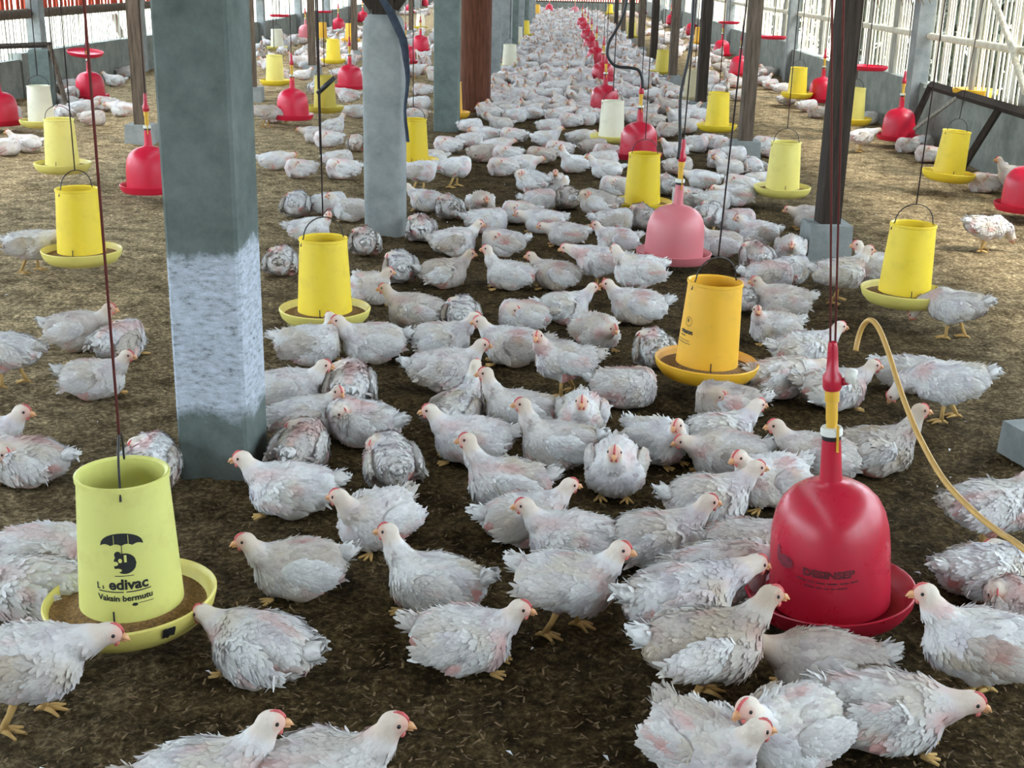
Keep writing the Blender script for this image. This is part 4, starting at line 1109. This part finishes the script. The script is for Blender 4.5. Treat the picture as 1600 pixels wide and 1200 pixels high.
# ------------------------------------------------------------------ chickens
# (pixel of the body centre, heading in degrees: 0 right, 90 away, 180 left, 270 towards the viewer; pose; label)
B = [
 # foreground
 (35, 1035, 8, 'F', 'white chicken standing before the umbrella-printed feeder, head at its pan'),
 (62, 862, 5, 'L', 'white chicken squatting behind the umbrella-printed feeder, its head hidden by the hopper'),
 (80, 925, 185, 'U', 'chicken by the umbrella-printed feeder, looking out over the left edge'),
 (412, 1012, 155, 'L', 'white chicken squatting on bare litter just right of the umbrella-printed feeder'),
 (318, 1220, 15, 'S', 'open-beaked chicken at the bottom edge, left one of the two'),
 (492, 1210, 8, 'S', 'ruffled chicken at the bottom edge, right one of the two'),
 (722, 992, 350, 'U', 'plump white chicken resting alone in front, between two standing ones and the bottom pair'),
 (682, 908, 172, 'UU', 'ruffled chicken with a raised pink head, resting directly behind the plump lone one'),
 (468, 882, 205, 'U', 'fluffy chicken facing left, its breast turned to us, nearest the printed yellow feeder rim'),
 (590, 808, 235, 'TR', 'chicken facing us with its head turned left, behind the fluffy left-facing one'),
 (458, 762, 184, 'U', 'chicken lying at the foot of the big scraped pillar, its head to the left'),
 (612, 720, 112, 'K', 'round chicken with its back to us and head hidden, right of the pillar foot pair'),
 (470, 695, 80, 'K', 'dull cream chicken tucked behind the one lying at the scraped pillar foot'),
 (478, 652, 15, 'TR', 'chicken beside the scraped pillar showing a red face turned to us'),
 (562, 660, 165, 'K', 'grey-white chicken with its tail down right, among the cluster beside the scraped pillar'),
 (548, 603, 100, 'K', 'bright white round back, topmost of the cluster beside the scraped pillar'),
 (446, 608, 2, 'U', 'chicken peeping out from behind the big scraped pillar'),
 (795, 752, 188, 'UU', 'chicken with a high pink-combed head facing left, mid-foreground centre'),
 (822, 808, 18, 'U', 'chicken facing right with its ragged tail left, in front of the pink-combed one'),
 (902, 836, 178, 'U', 'chicken looking left from behind the tall standing one in the foreground'),
 (885, 905, 338, 'S', 'tall white chicken standing on yellow legs in the centre foreground'),
 (1062, 938, 12, 'F', 'dirty white chicken standing behind the tall one, its tail to the left'),
 (1128, 893, 6, 'L', 'chicken stretching its head to the rim of the printed red drinker from the left'),
 (1012, 840, 12, 'U', 'big round chicken resting behind the dirty white standing one'),
 (1105, 778, 14, 'U', 'fluffy chicken with a dark red face looking right, above the big round resting one'),
 (1162, 852, 358, 'U', 'chicken pressed against the left side of the printed red drinker'),
 (1205, 748, 212, 'U', 'chicken with orange face looking left, just above the printed red drinker'),
 (1138, 706, 192, 'L', 'small low chicken peeking left behind the orange-faced one'),
 (1122, 678, 18, 'U', 'round chicken looking right with a white head, middle right of the crowd'),
 (1138, 628, 176, 'K', 'smooth white chicken lying right under the orange feeder pan'),
 (1025, 684, 318, 'TR', 'round chicken with its head drawn in, facing us, tail raised left'),
 (962, 728, 262, 'U', 'chicken facing us head on with pink face and feet showing'),
 (875, 692, 186, 'UU', 'long-necked chicken with a red comb facing left, mid crowd'),
 (908, 648, 268, 'U', 'chicken facing us behind the long-necked red-combed one'),
 (815, 642, 188, 'UU', 'chicken with an orange beak facing left, behind the wing of the long-necked one'),
 (740, 685, 184, 'U', 'smooth chicken facing left with a pink face, left of the long-necked one'),
 (716, 638, 68, 'UU', 'chicken with its neck stretched away, behind the smooth pink-faced one'),
 (692, 578, 8, 'U', 'ruffled chicken facing right in the row behind, nearest left edge of the crowd'),
 (688, 530, 8, 'U', 'pinkish chicken with its ragged tail left, behind the ruffled right-facing one'),
 (722, 490, 92, 'K', 'low white back behind the pinkish ragged-tailed chicken'),
 (652, 486, 184, 'U', 'chicken with a red face looking left, right of the yellow feeder pan'),
 (692, 425, 10, 'U', 'large white chicken facing right in front of the stub pillar'),
 (626, 418, 100, 'K', 'ruffled white back just left of the large one before the stub pillar'),
 (482, 538, 352, 'B', 'chicken preening with its neck curled back, under the left rim of the yellow feeder'),
 (585, 535, 202, 'U', 'white chicken with a bright red comb looking left, under the yellow feeder right rim'),
 (578, 448, 300, 'TL', 'chicken squeezed beside the right flank of the yellow feeder hopper'),
 (570, 378, 95, 'K', 'broad white back between the yellow feeder and the stub pillar foot'),
 (482, 358, 12, 'TR', 'ruffled white chicken behind the top of the yellow feeder'),
 (440, 408, 90, 'K', 'white chicken at the left of the yellow feeder hopper beside the scraped pillar'),
 (465, 320, 95, 'K', 'lone round white chicken left of the rod with the black stick'),
 (512, 318, 10, 'K', None), (550, 326, 188, 'U', 'chicken with a brown face at the left edge of the stub pillar'),
 (428, 250, 10, 'L', None), (470, 262, 200, 'K', 'lone white chicken in the open beside the scraped pillar, lowest right of clear red drinker'),
 (528, 248, 30, 'K', None), (536, 264, 180, 'K', None), (495, 210, 190, 'L', None), (520, 198, 60, 'U', None), (513, 217, 200, 'K', None), (557, 223, 100, 'K', None),
 (708, 378, 12, 'U', 'tan-pink chicken facing right beside the stub pillar foot'),
 (658, 357, 95, 'K', 'dull grey chicken at the right side of the stub pillar foot'),
 (786, 378, 185, 'K', None), (798, 428, 184, 'UU', 'white chicken facing left with its neck raised, alone on a dark patch'),
 (872, 428, 178, 'U', None), (886, 364, 182, 'L', None),
 (936, 318, 150, 'SK', 'tall dull chicken standing with legs showing, left of the deep yellow feeder'),
 (938, 408, 190, 'F', None), (1000, 425, 205, 'SR', 'white chicken standing close to the pink drinker, head over its rim'),
 (965, 374, 195, 'U', None), (998, 478, 184, 'U', 'white chicken facing left in front of the pink drinker, tail raised right'),
 (880, 478, 6, 'U', None), (820, 492, 185, 'K', None), (932, 515, 300, 'L', None), (805, 540, 188, 'U', None),
 (885, 560, 182, 'SL', 'white chicken standing with head low at left, centre of the middle crowd'),
 (975, 602, 350, 'K', 'chicken sprawling with an orange leg stretched out, left of the orange feeder'),
 (1022, 545, 92, 'K', 'chicken hunched against the left side of the orange feeder hopper'),
 (1165, 462, 100, 'K', None), (1222, 470, 188, 'U', None), (1212, 508, 200, 'TL', None), (1255, 548, 8, 'U', 'white chicken with an alert head facing right at the right edge of the crowd'),
 (1222, 590, 5, 'L', 'dull chicken right of the orange feeder pan'), (1298, 605, 6, 'U', 'chicken behind the yellow stem of the printed red drinker, looking right'),
 (1358, 702, 2, 'UU', 'long-necked chicken stretching right, behind the bell of the printed red drinker'),
 (1288, 712, 182, 'U', 'chicken facing left behind the neck of the printed red drinker'),
 (1486, 598, 172, 'P', 'bright white chicken pecking the floor in the right yard, legs showing'),
 (1418, 580, 335, 'K', 'white chicken with its tail in the air beside the hose'),
 (1545, 790, 12, 'S', 'bright white chicken under the tan hose at the right edge'),
 (1540, 892, 5, 'K', 'ruffled cream chicken at the right edge below the hose'),
 (1535, 1006, 176, 'S', 'large white chicken standing right of the printed red drinker, facing it'),
 (1600, 960, 100, 'K', 'chicken at the right edge behind the large standing one'),
 (1305, 1048, 182, 'L', 'pinkish chicken lying under the front rim of the printed red drinker'),
 (1352, 1098, 342, 'L', 'big chicken sprawled with its head low right, in front of the printed red drinker'),
 (1238, 1135, 222, 'U', 'round chicken with its beak to the left, lower right cluster'),
 (1112, 1158, 300, 'TL', 'ruffled chicken with tail up at the bottom edge, lower right cluster'),
 (1098, 1010, 12, 'S', 'white chicken standing with its head over the left rim of the printed red drinker'),
 # left yard
 (45, 718, 172, 'K', 'large white chicken lying alone at the left edge behind the printed feeder'),
 (-34, 690, 5, 'U', 'chicken whose head just enters at the left edge'),
 (145, 588, 4, 'U', 'white chicken sitting in the open left yard, head raised to the right'),
 (120, 516, 4, 'U', 'ruffled white chicken lying behind the one with raised head in the left yard'),
 (186, 532, 60, 'K', None), (14, 545, 172, 'SK', 'large chicken standing cut by the left edge, tail to the right'),
 (45, 382, 0, 'F', 'white chicken standing at the nearest left-yard feeder, beak in its pan'),
 (42, 223, 200, 'U', 'white chicken alone on the litter left of the second left-yard feeder'), (8, 228, 20, 'K', None), (234, 724, 100, 'K', 'chicken hidden behind the top of the umbrella-printed feeder'),
 (100, 176, 150, 'K', None), (128, 168, 20, 'L', None), (108, 160, 200, 'U', None), (145, 184, 10, 'K', None), (165, 162, 180, 'K', None), (112, 146, 100, 'SK', None), (192, 170, 200, 'L', None),
 (106, 133, 30, 'K', None), (180, 126, 190, 'U', None), (178, 111, 0, 'K', None), (198, 112, 0, 'L', None), (14, 178, 0, 'K', None),
 (441, 80, 100, 'SK', None), (491, 73, 20, 'K', None), (490, 92, 10, 'U', None), (508, 96, 190, 'K', None), (466, 98, 100, 'K', None), (472, 116, 10, 'U', None), (493, 138, 100, 'S', None), (540, 112, 80, 'K', None),
 (545, 150, 180, 'F', 'white chicken standing under the red drinker beside the stub pillar'), (553, 173, 10, 'K', None), (416, 176, 10, 'P', None), (430, 180, 200, 'K', None),
 (648, 108, 10, 'F', 'bluish-white chicken standing alone between stub pillar and grey-green pillar'), (660, 140, 200, 'K', None), (656, 160, 10, 'K', None), (652, 179, 190, 'K', None),
 (438, 62, 10, 'K', None), (415, 60, 10, 'K', None), (456, 62, 190, 'U', None), (525, 72, 10, 'K', None), (512, 55, 100, 'K', None), (580, 24, 10, 'K', None), (640, 66, 30, 'K', None), (650, 56, 200, 'K', None), (516, 28, 0, 'K', None), (562, 72, 0, 'L', None),
 # right yard
 (1540, 355, 10, 'P', 'white chicken pecking alone on the open right yard litter'), (1270, 340, 184, 'L', 'white chicken lying behind the nearest wooden post on the right'),
 (1236, 386, 265, 'L', None), (1200, 432, 0, 'K', None), (1232, 420, 20, 'K', None), (1182, 402, 92, 'K', None), (1186, 362, 188, 'U', None), (1130, 380, 180, 'U', None), (1108, 335, 60, 'SK', None),
 (1310, 428, 4, 'S', 'chicken standing beside the concrete block of the nearest wooden post, facing right'), (1378, 420, 182, 'S', 'white chicken feeding behind the wire-arch feeder'),
 (1455, 470, 150, 'P', 'white chicken with its head in the wire-arch feeder pan, one yellow leg showing'),
 (1582, 275, 184, 'S', 'bright white chicken standing before the right wall at the edge'), (1548, 286, 190, 'K', 'chicken squatting beside the bright one before the right wall'),
 (1418, 226, 200, 'K', None), (1440, 222, 30, 'K', None), (1452, 240, 180, 'K', None), (1345, 213, 10, 'F', 'chicken standing under the twin cords, its shadow on the litter'), (1365, 160, 100, 'K', None), (1370, 184, 0, 'K', None),
 (1230, 155, 0, 'L', None), (1262, 165, 20, 'K', None), (1278, 174, 180, 'K', None), (1298, 171, 90, 'K', None), (1198, 110, 10, 'K', None), (1218, 112, 180, 'U', None), (1220, 137, 10, 'L', None), (1118, 140, 190, 'L', None), (1155, 148, 10, 'L', None),
 (1125, 104, 10, 'U', None), (1140, 100, 190, 'K', None), (1185, 232, 10, 'K', None), (1196, 225, 190, 'K', None), (1094, 93, 10, 'K', None), (1072, 52, 10, 'K', None), (1112, 75, 10, 'L', None), (1045, 60, 10, 'K', None), (1060, 70, 10, 'K', None), (1032, 52, 0, 'K', None),
 (1170, 262, 100, 'L', None), (1156, 288, 150, 'K', None), (1150, 305, 190, 'L', None), (1182, 282, 10, 'U', 'chicken reaching the left rim of the pale feeder beside the nearest wooden post'),
 # middle crowd
 (655, 268, 350, 'SK', None), (710, 262, 5, 'SK', None), (676, 246, 200, 'U', None), (700, 226, 182, 'K', None), (735, 218, 20, 'K', None), (757, 239, 8, 'K', None), (790, 241, 190, 'K', None), (775, 228, 10, 'L', None),
 (786, 260, 200, 'K', None), (815, 256, 2, 'L', None), (735, 196, 10, 'K', 'dull tan chicken at the foot of the rust-brown round post'), (760, 208, 205, 'L', None), (783, 194, 182, 'U', None), (802, 212, 180, 'K', None),
 (668, 312, 182, 'U', None), (702, 324, 100, 'K', None), (752, 316, 280, 'L', None), (858, 196, 8, 'K', None), (852, 216, 5, 'U', None), (892, 188, 182, 'K', None), (905, 214, 20, 'L', None), (845, 242, 190, 'K', None), (874, 232, 180, 'K', None),
 (898, 255, 212, 'UU', 'white-breasted chicken sitting up tall before the dark patch, left of the dark red drinker'), (832, 284, 150, 'SK', None), (868, 286, 268, 'U', None), (888, 310, 100, 'U', None),
 (842, 312, 10, 'K', None), (812, 330, 190, 'K', None), (948, 264, 185, 'U', None), (942, 250, 10, 'K', None), (962, 290, 200, 'K', None), (928, 230, 20, 'K', None), (948, 236, 190, 'K', None), (760, 345, 10, 'K', None), (850, 345, 190, 'L', None),
 (1045, 203, 182, 'K', None), (1072, 197, 10, 'L', None), (1088, 224, 300, 'K', None), (1056, 234, 200, 'U', None), (1112, 222, 190, 'K', None), (1060, 258, 10, 'K', None), (1122, 250, 95, 'K', None), (1100, 280, 182, 'L', None), (1042, 288, 100, 'K', None),
 (1080, 308, 190, 'K', None), (1110, 312, 10, 'K', None), (1150, 262, 200, 'U', None), (1004, 340, 100, 'K', 'bluish-white chicken tucked against the left of the pink drinker'),
 (958, 345, 15, 'K', None), (1150, 345, 10, 'K', None), (1145, 240, 0, 'K', None), (1165, 232, 180, 'K', None),
 (775, 125, 10, 'U', None), (795, 120, 190, 'K', None), (820, 131, 182, 'U', None), (845, 118, 20, 'K', None), (874, 113, 182, 'L', None), (902, 106, 10, 'K', None), (892, 132, 90, 'U', None), (870, 128, 10, 'K', None),
 (787, 150, 185, 'K', None), (815, 150, 20, 'L', None), (840, 146, 190, 'U', None), (864, 146, 10, 'K', None), (898, 142, 180, 'K', None), (925, 146, 10, 'L', None), (785, 167, 5, 'K', None), (845, 163, 10, 'K', None), (888, 165, 182, 'L', None), (910, 166, 30, 'K', None),
 (832, 176, 182, 'L', None), (805, 180, 10, 'K', None), (868, 180, 180, 'K', None), (915, 185, 20, 'K', None), (770, 178, 190, 'U', None),
 (1038, 162, 185, 'K', None), (1030, 128, 10, 'K', None), (985, 142, 180, 'K', None), (992, 118, 20, 'U', None), (974, 110, 190, 'K', None), (1048, 142, 10, 'L', None), (1074, 142, 100, 'K', None), (1088, 180, 10, 'K', None), (1078, 166, 190, 'K', None),
 (985, 168, 20, 'K', None), (1012, 172, 190, 'L', None), (1010, 150, 10, 'K', None), (1060, 178, 10, 'K', None), (1020, 188, 190, 'K', None), (830, 103, 10, 'K', None), (812, 104, 190, 'K', None), (858, 98, 10, 'L', None), (884, 92, 190, 'K', None), (960, 128, 20, 'K', None), (965, 152, 190, 'L', None),
]
GRP = 'white chickens of the flock'
rp = random.Random(21)
birds = []
for (px, py, hd_, ps, lab) in B:
    z = .150 if POSES[ps][0] else .078
    p = at(px, py, z)
    birds.append([p[0], p[1], math.radians(hd_ + rp.uniform(-6, 6)), ps, lab, rp.uniform(.95, 1.06)])
nfix = len(birds)
# the dense strip continues between the pillar row and the post row
def free(x, y, r=.19):
    return all((x - b[0]) ** 2 + (y - b[1]) ** 2 > r * r for b in birds) and all((x - o[0]) ** 2 + (y - o[1]) ** 2 > (o[2] + .09) ** 2 for o in OBST)
far = []
tries = 0
y = 14.5
PS = ['K', 'K', 'L', 'U', 'U', 'TL', 'TR', 'L', 'S']
cells = {}
def put(x, y, r):
    key = (int(x / .3), int(y / .3))
    for a in (-1, 0, 1):
        for b in (-1, 0, 1):
            for q in cells.get((key[0] + a, key[1] + b), ()):
                if (q[0] - x) ** 2 + (q[1] - y) ** 2 < r * r: return False
    if any((x - o[0]) ** 2 + (y - o[1]) ** 2 < (o[2] + .09) ** 2 for o in OBST): return False
    cells.setdefault(key, []).append((x, y)); return True
for b in birds: cells.setdefault((int(b[0] / .3), int(b[1] / .3)), []).append((b[0], b[1]))
cand = []
for _ in range(26000):
    y = rp.uniform(14.5, 59); x = rp.uniform(-.95, 1.62)
    if y < 19 and rp.random() < .5: continue
    if put(x, y, .262): cand.append((x, y))
for _ in range(2400):                      # side lanes: loose groups round the feeders and drinkers
    o = rp.choice(OBST)
    if o[1] < 17.5 or abs(o[0] - .3) < 1.3: continue
    x, y = o[0] + rp.gauss(0, .8), o[1] + rp.gauss(0, 1.0)
    if y < 17 or not (XL + .4 < x < XR - .4) or (-.95 < x < 1.6): continue
    if len([c for c in cand if abs(c[1] - y) < 1 and abs(c[0] - x) < 1]) > 7: continue
    if put(x, y, .3): cand.append((x, y))
cand.sort(key=lambda c: c[1])
NIND = 300
for (x, y) in cand:
    e = [x, y, rp.uniform(0, 6.283), rp.choice(PS), None, rp.uniform(.94, 1.06)]
    (birds if len(birds) < NIND else far).append(e)
# keep neighbours from running into one another and into the furniture
for it in range(14):
    for i in range(len(birds)):
        a = birds[i]
        for j in range(i):
            b = birds[j]; dx, dy = a[0] - b[0], a[1] - b[1]; d = math.hypot(dx, dy)
            if d > .24 or d < 1e-6: continue
            def ext(q):                                   # half extent of a bird along the joining line
                t = math.atan2(dy, dx) - q[2]; return q[5] / math.sqrt((math.cos(t) / .118) ** 2 + (math.sin(t) / .098) ** 2)
            lim = (ext(a) + ext(b)) * .98
            if d < lim:
                k = (lim - d) * .5 / d
                a[0] += dx * k; a[1] += dy * k; b[0] -= dx * k; b[1] -= dy * k
    for a in birds:
        for (ox, oy, r) in OBST:
            dx, dy = a[0] - ox, a[1] - oy; d = math.hypot(dx, dy); lim = r + (.085 if r > .2 else .10)
            if d < lim and d > 1e-6: a[0] += dx / d * (lim - d); a[1] += dy / d * (lim - d)
        a[0] = max(XL + .24, min(XR - .24, a[0]))

# labels for the birds that have none: their place among the birds round the nearest landmark
LAND += [('the big scraped pillar', p1[0], p1[1]), ('the stub pillar with blue cloth', p2[0], p2[1]), ('the square grey-green pillar', p3[0], p3[1]), ('the rust-brown round post', p4[0], p4[1]),
         ('the nearest right wooden post', 1.66, 7.6), ('the second right wooden post', 1.74, 11.8)]
ORD = ['nearest', 'second nearest', 'third nearest', 'fourth nearest', 'fifth nearest', 'sixth nearest', 'seventh nearest', 'eighth nearest', 'ninth nearest', 'tenth nearest', 'eleventh nearest', 'twelfth nearest']
POST = {'UU': 'long-necked', 'U': 'sitting', 'L': 'low-lying', 'TL': 'side-glancing', 'TR': 'side-glancing', 'B': 'preening', 'K': 'hunched', 'S': 'standing', 'F': 'standing',
        'SL': 'standing', 'SR': 'standing', 'P': 'pecking', 'SK': 'standing'}
sect = {}
for i, b in enumerate(birds):
    dd = [((b[0] - x) ** 2 + (b[1] - y) ** 2, n, x, y) for (n, x, y) in LAND]
    d, n, x, y = min(dd)
    dx, dy = b[0] - x, b[1] - y
    rel = ('right of' if dx > 0 else 'left of') if abs(dx) > abs(dy) * .8 else ('beyond' if dy > 0 else 'in front of')
    sect.setdefault((n, rel), []).append((d, i))
FARLAB = {0: 'small white chicken in the dense far flock between pillar row and right posts', 1: 'small white chicken far off in the left yard beyond the pillars', 2: 'small white chicken far off in the right yard along the slat wall'}
for (n, rel), L in sect.items():
    for k, (d, i) in enumerate(sorted(L)):
        b = birds[i]
        if b[4]: continue
        if b[1] > 15.2 or k >= len(ORD):
            b[4] = FARLAB[0 if -1.1 < b[0] < 1.75 else (1 if b[0] < 0 else 2)] if b[1] > 15.2 else f'{POST[b[3]]} white chicken, far {rel} {n}'
        else:
            b[4] = f'{POST[b[3]]} white chicken, {ORD[k]} of those {rel} {n}'
            if len(b[4].split()) > 15: b[4] = b[4].replace(' of those', '')

CH = {}
def bird_meshes(ps, hi, sd):
    k = (ps, hi, sd)
    if k in CH: return CH[k]
    (Vs, Fs, Cs), parts = build_chicken(ps, 100 + sd * 17 + list(POSES).index(ps), hi)
    ch = []
    if hi:
        for s, w in zip((1, -1), parts['wing']): ch.append(('wing', cmesh('wing', w[0], w[1], np.array(w[2]), [M['bird']])))
        t = parts['tail']; ch.append(('tail', cmesh('tail', t[0], t[1], np.array(t[2]), [M['bird']])))
        for n_ in ('beak', 'comb', 'wattle'): ch.append((n_, parts[n_].mesh(n_, M[n_])))
        for e in parts['eye']: ch.append(('eye', e.mesh('eye', M['eye'])))
    CH[k] = (cmesh('chicken', Vs, Fs, Cs, [M['bird']]), ch)
    return CH[k]

order = sorted(range(len(birds)), key=lambda i: birds[i][1])
cnt = {}
for i in order:
    x, y, a, ps, lab, sc = birds[i]
    hi = y < 9.8
    nv = 3 if ps in ('K', 'U') and hi else (2 if hi and y < 5 else 1)
    sd = cnt.get((ps, hi), 0) % nv; cnt[(ps, hi)] = cnt.get((ps, hi), 0) + 1
    me, ch = bird_meshes(ps, hi, sd)
    o = link('chicken', me, None, (x, y, -.004)); o.rotation_euler[2] = a; o.scale = (sc,) * 3
    tag(o, lab, 'chicken', GRP, 'thing')
    for n_, cm in ch: link(n_, cm, o)

# the rest of the far flock, beyond counting
tm = {}
Vs, Fs, Cs, off = [], [], [], 0
for (x, y, a, ps, lab, sc) in far:
    ps = 'S' if ps == 'S' else {'TL': 'U', 'TR': 'U'}.get(ps, ps)
    if ps not in tm:
        (v, f, c), _ = build_chicken(ps, 300 + len(tm), None); tm[ps] = (np.array(v), f, c)
    v, f, c = tm[ps]
    ca, sa = math.cos(a), math.sin(a)
    q = np.stack([v[:, 0] * ca - v[:, 1] * sa, v[:, 0] * sa + v[:, 1] * ca, v[:, 2]], 1) * sc + np.array((x, y, -.004))
    Vs.append(q); Fs += [tuple(int(i) + off for i in t) for t in f]; Cs.append(np.array(c) * rp.uniform(.68, 1.04)); off += len(q)
if far:
    tag(link('chicken_flock', cmesh('chicken_flock', np.concatenate(Vs), Fs, np.concatenate(Cs), [M['bird']])), 'dense far mass of small white chickens reaching to the end of the shed', 'flock', None, 'stuff')
for b in birds:
    if len(b[4].replace(',', ' ').split()) > 16: print('LONG', b[4])
print('birds', len(birds), 'far', len(far), 'fixed', nfix)
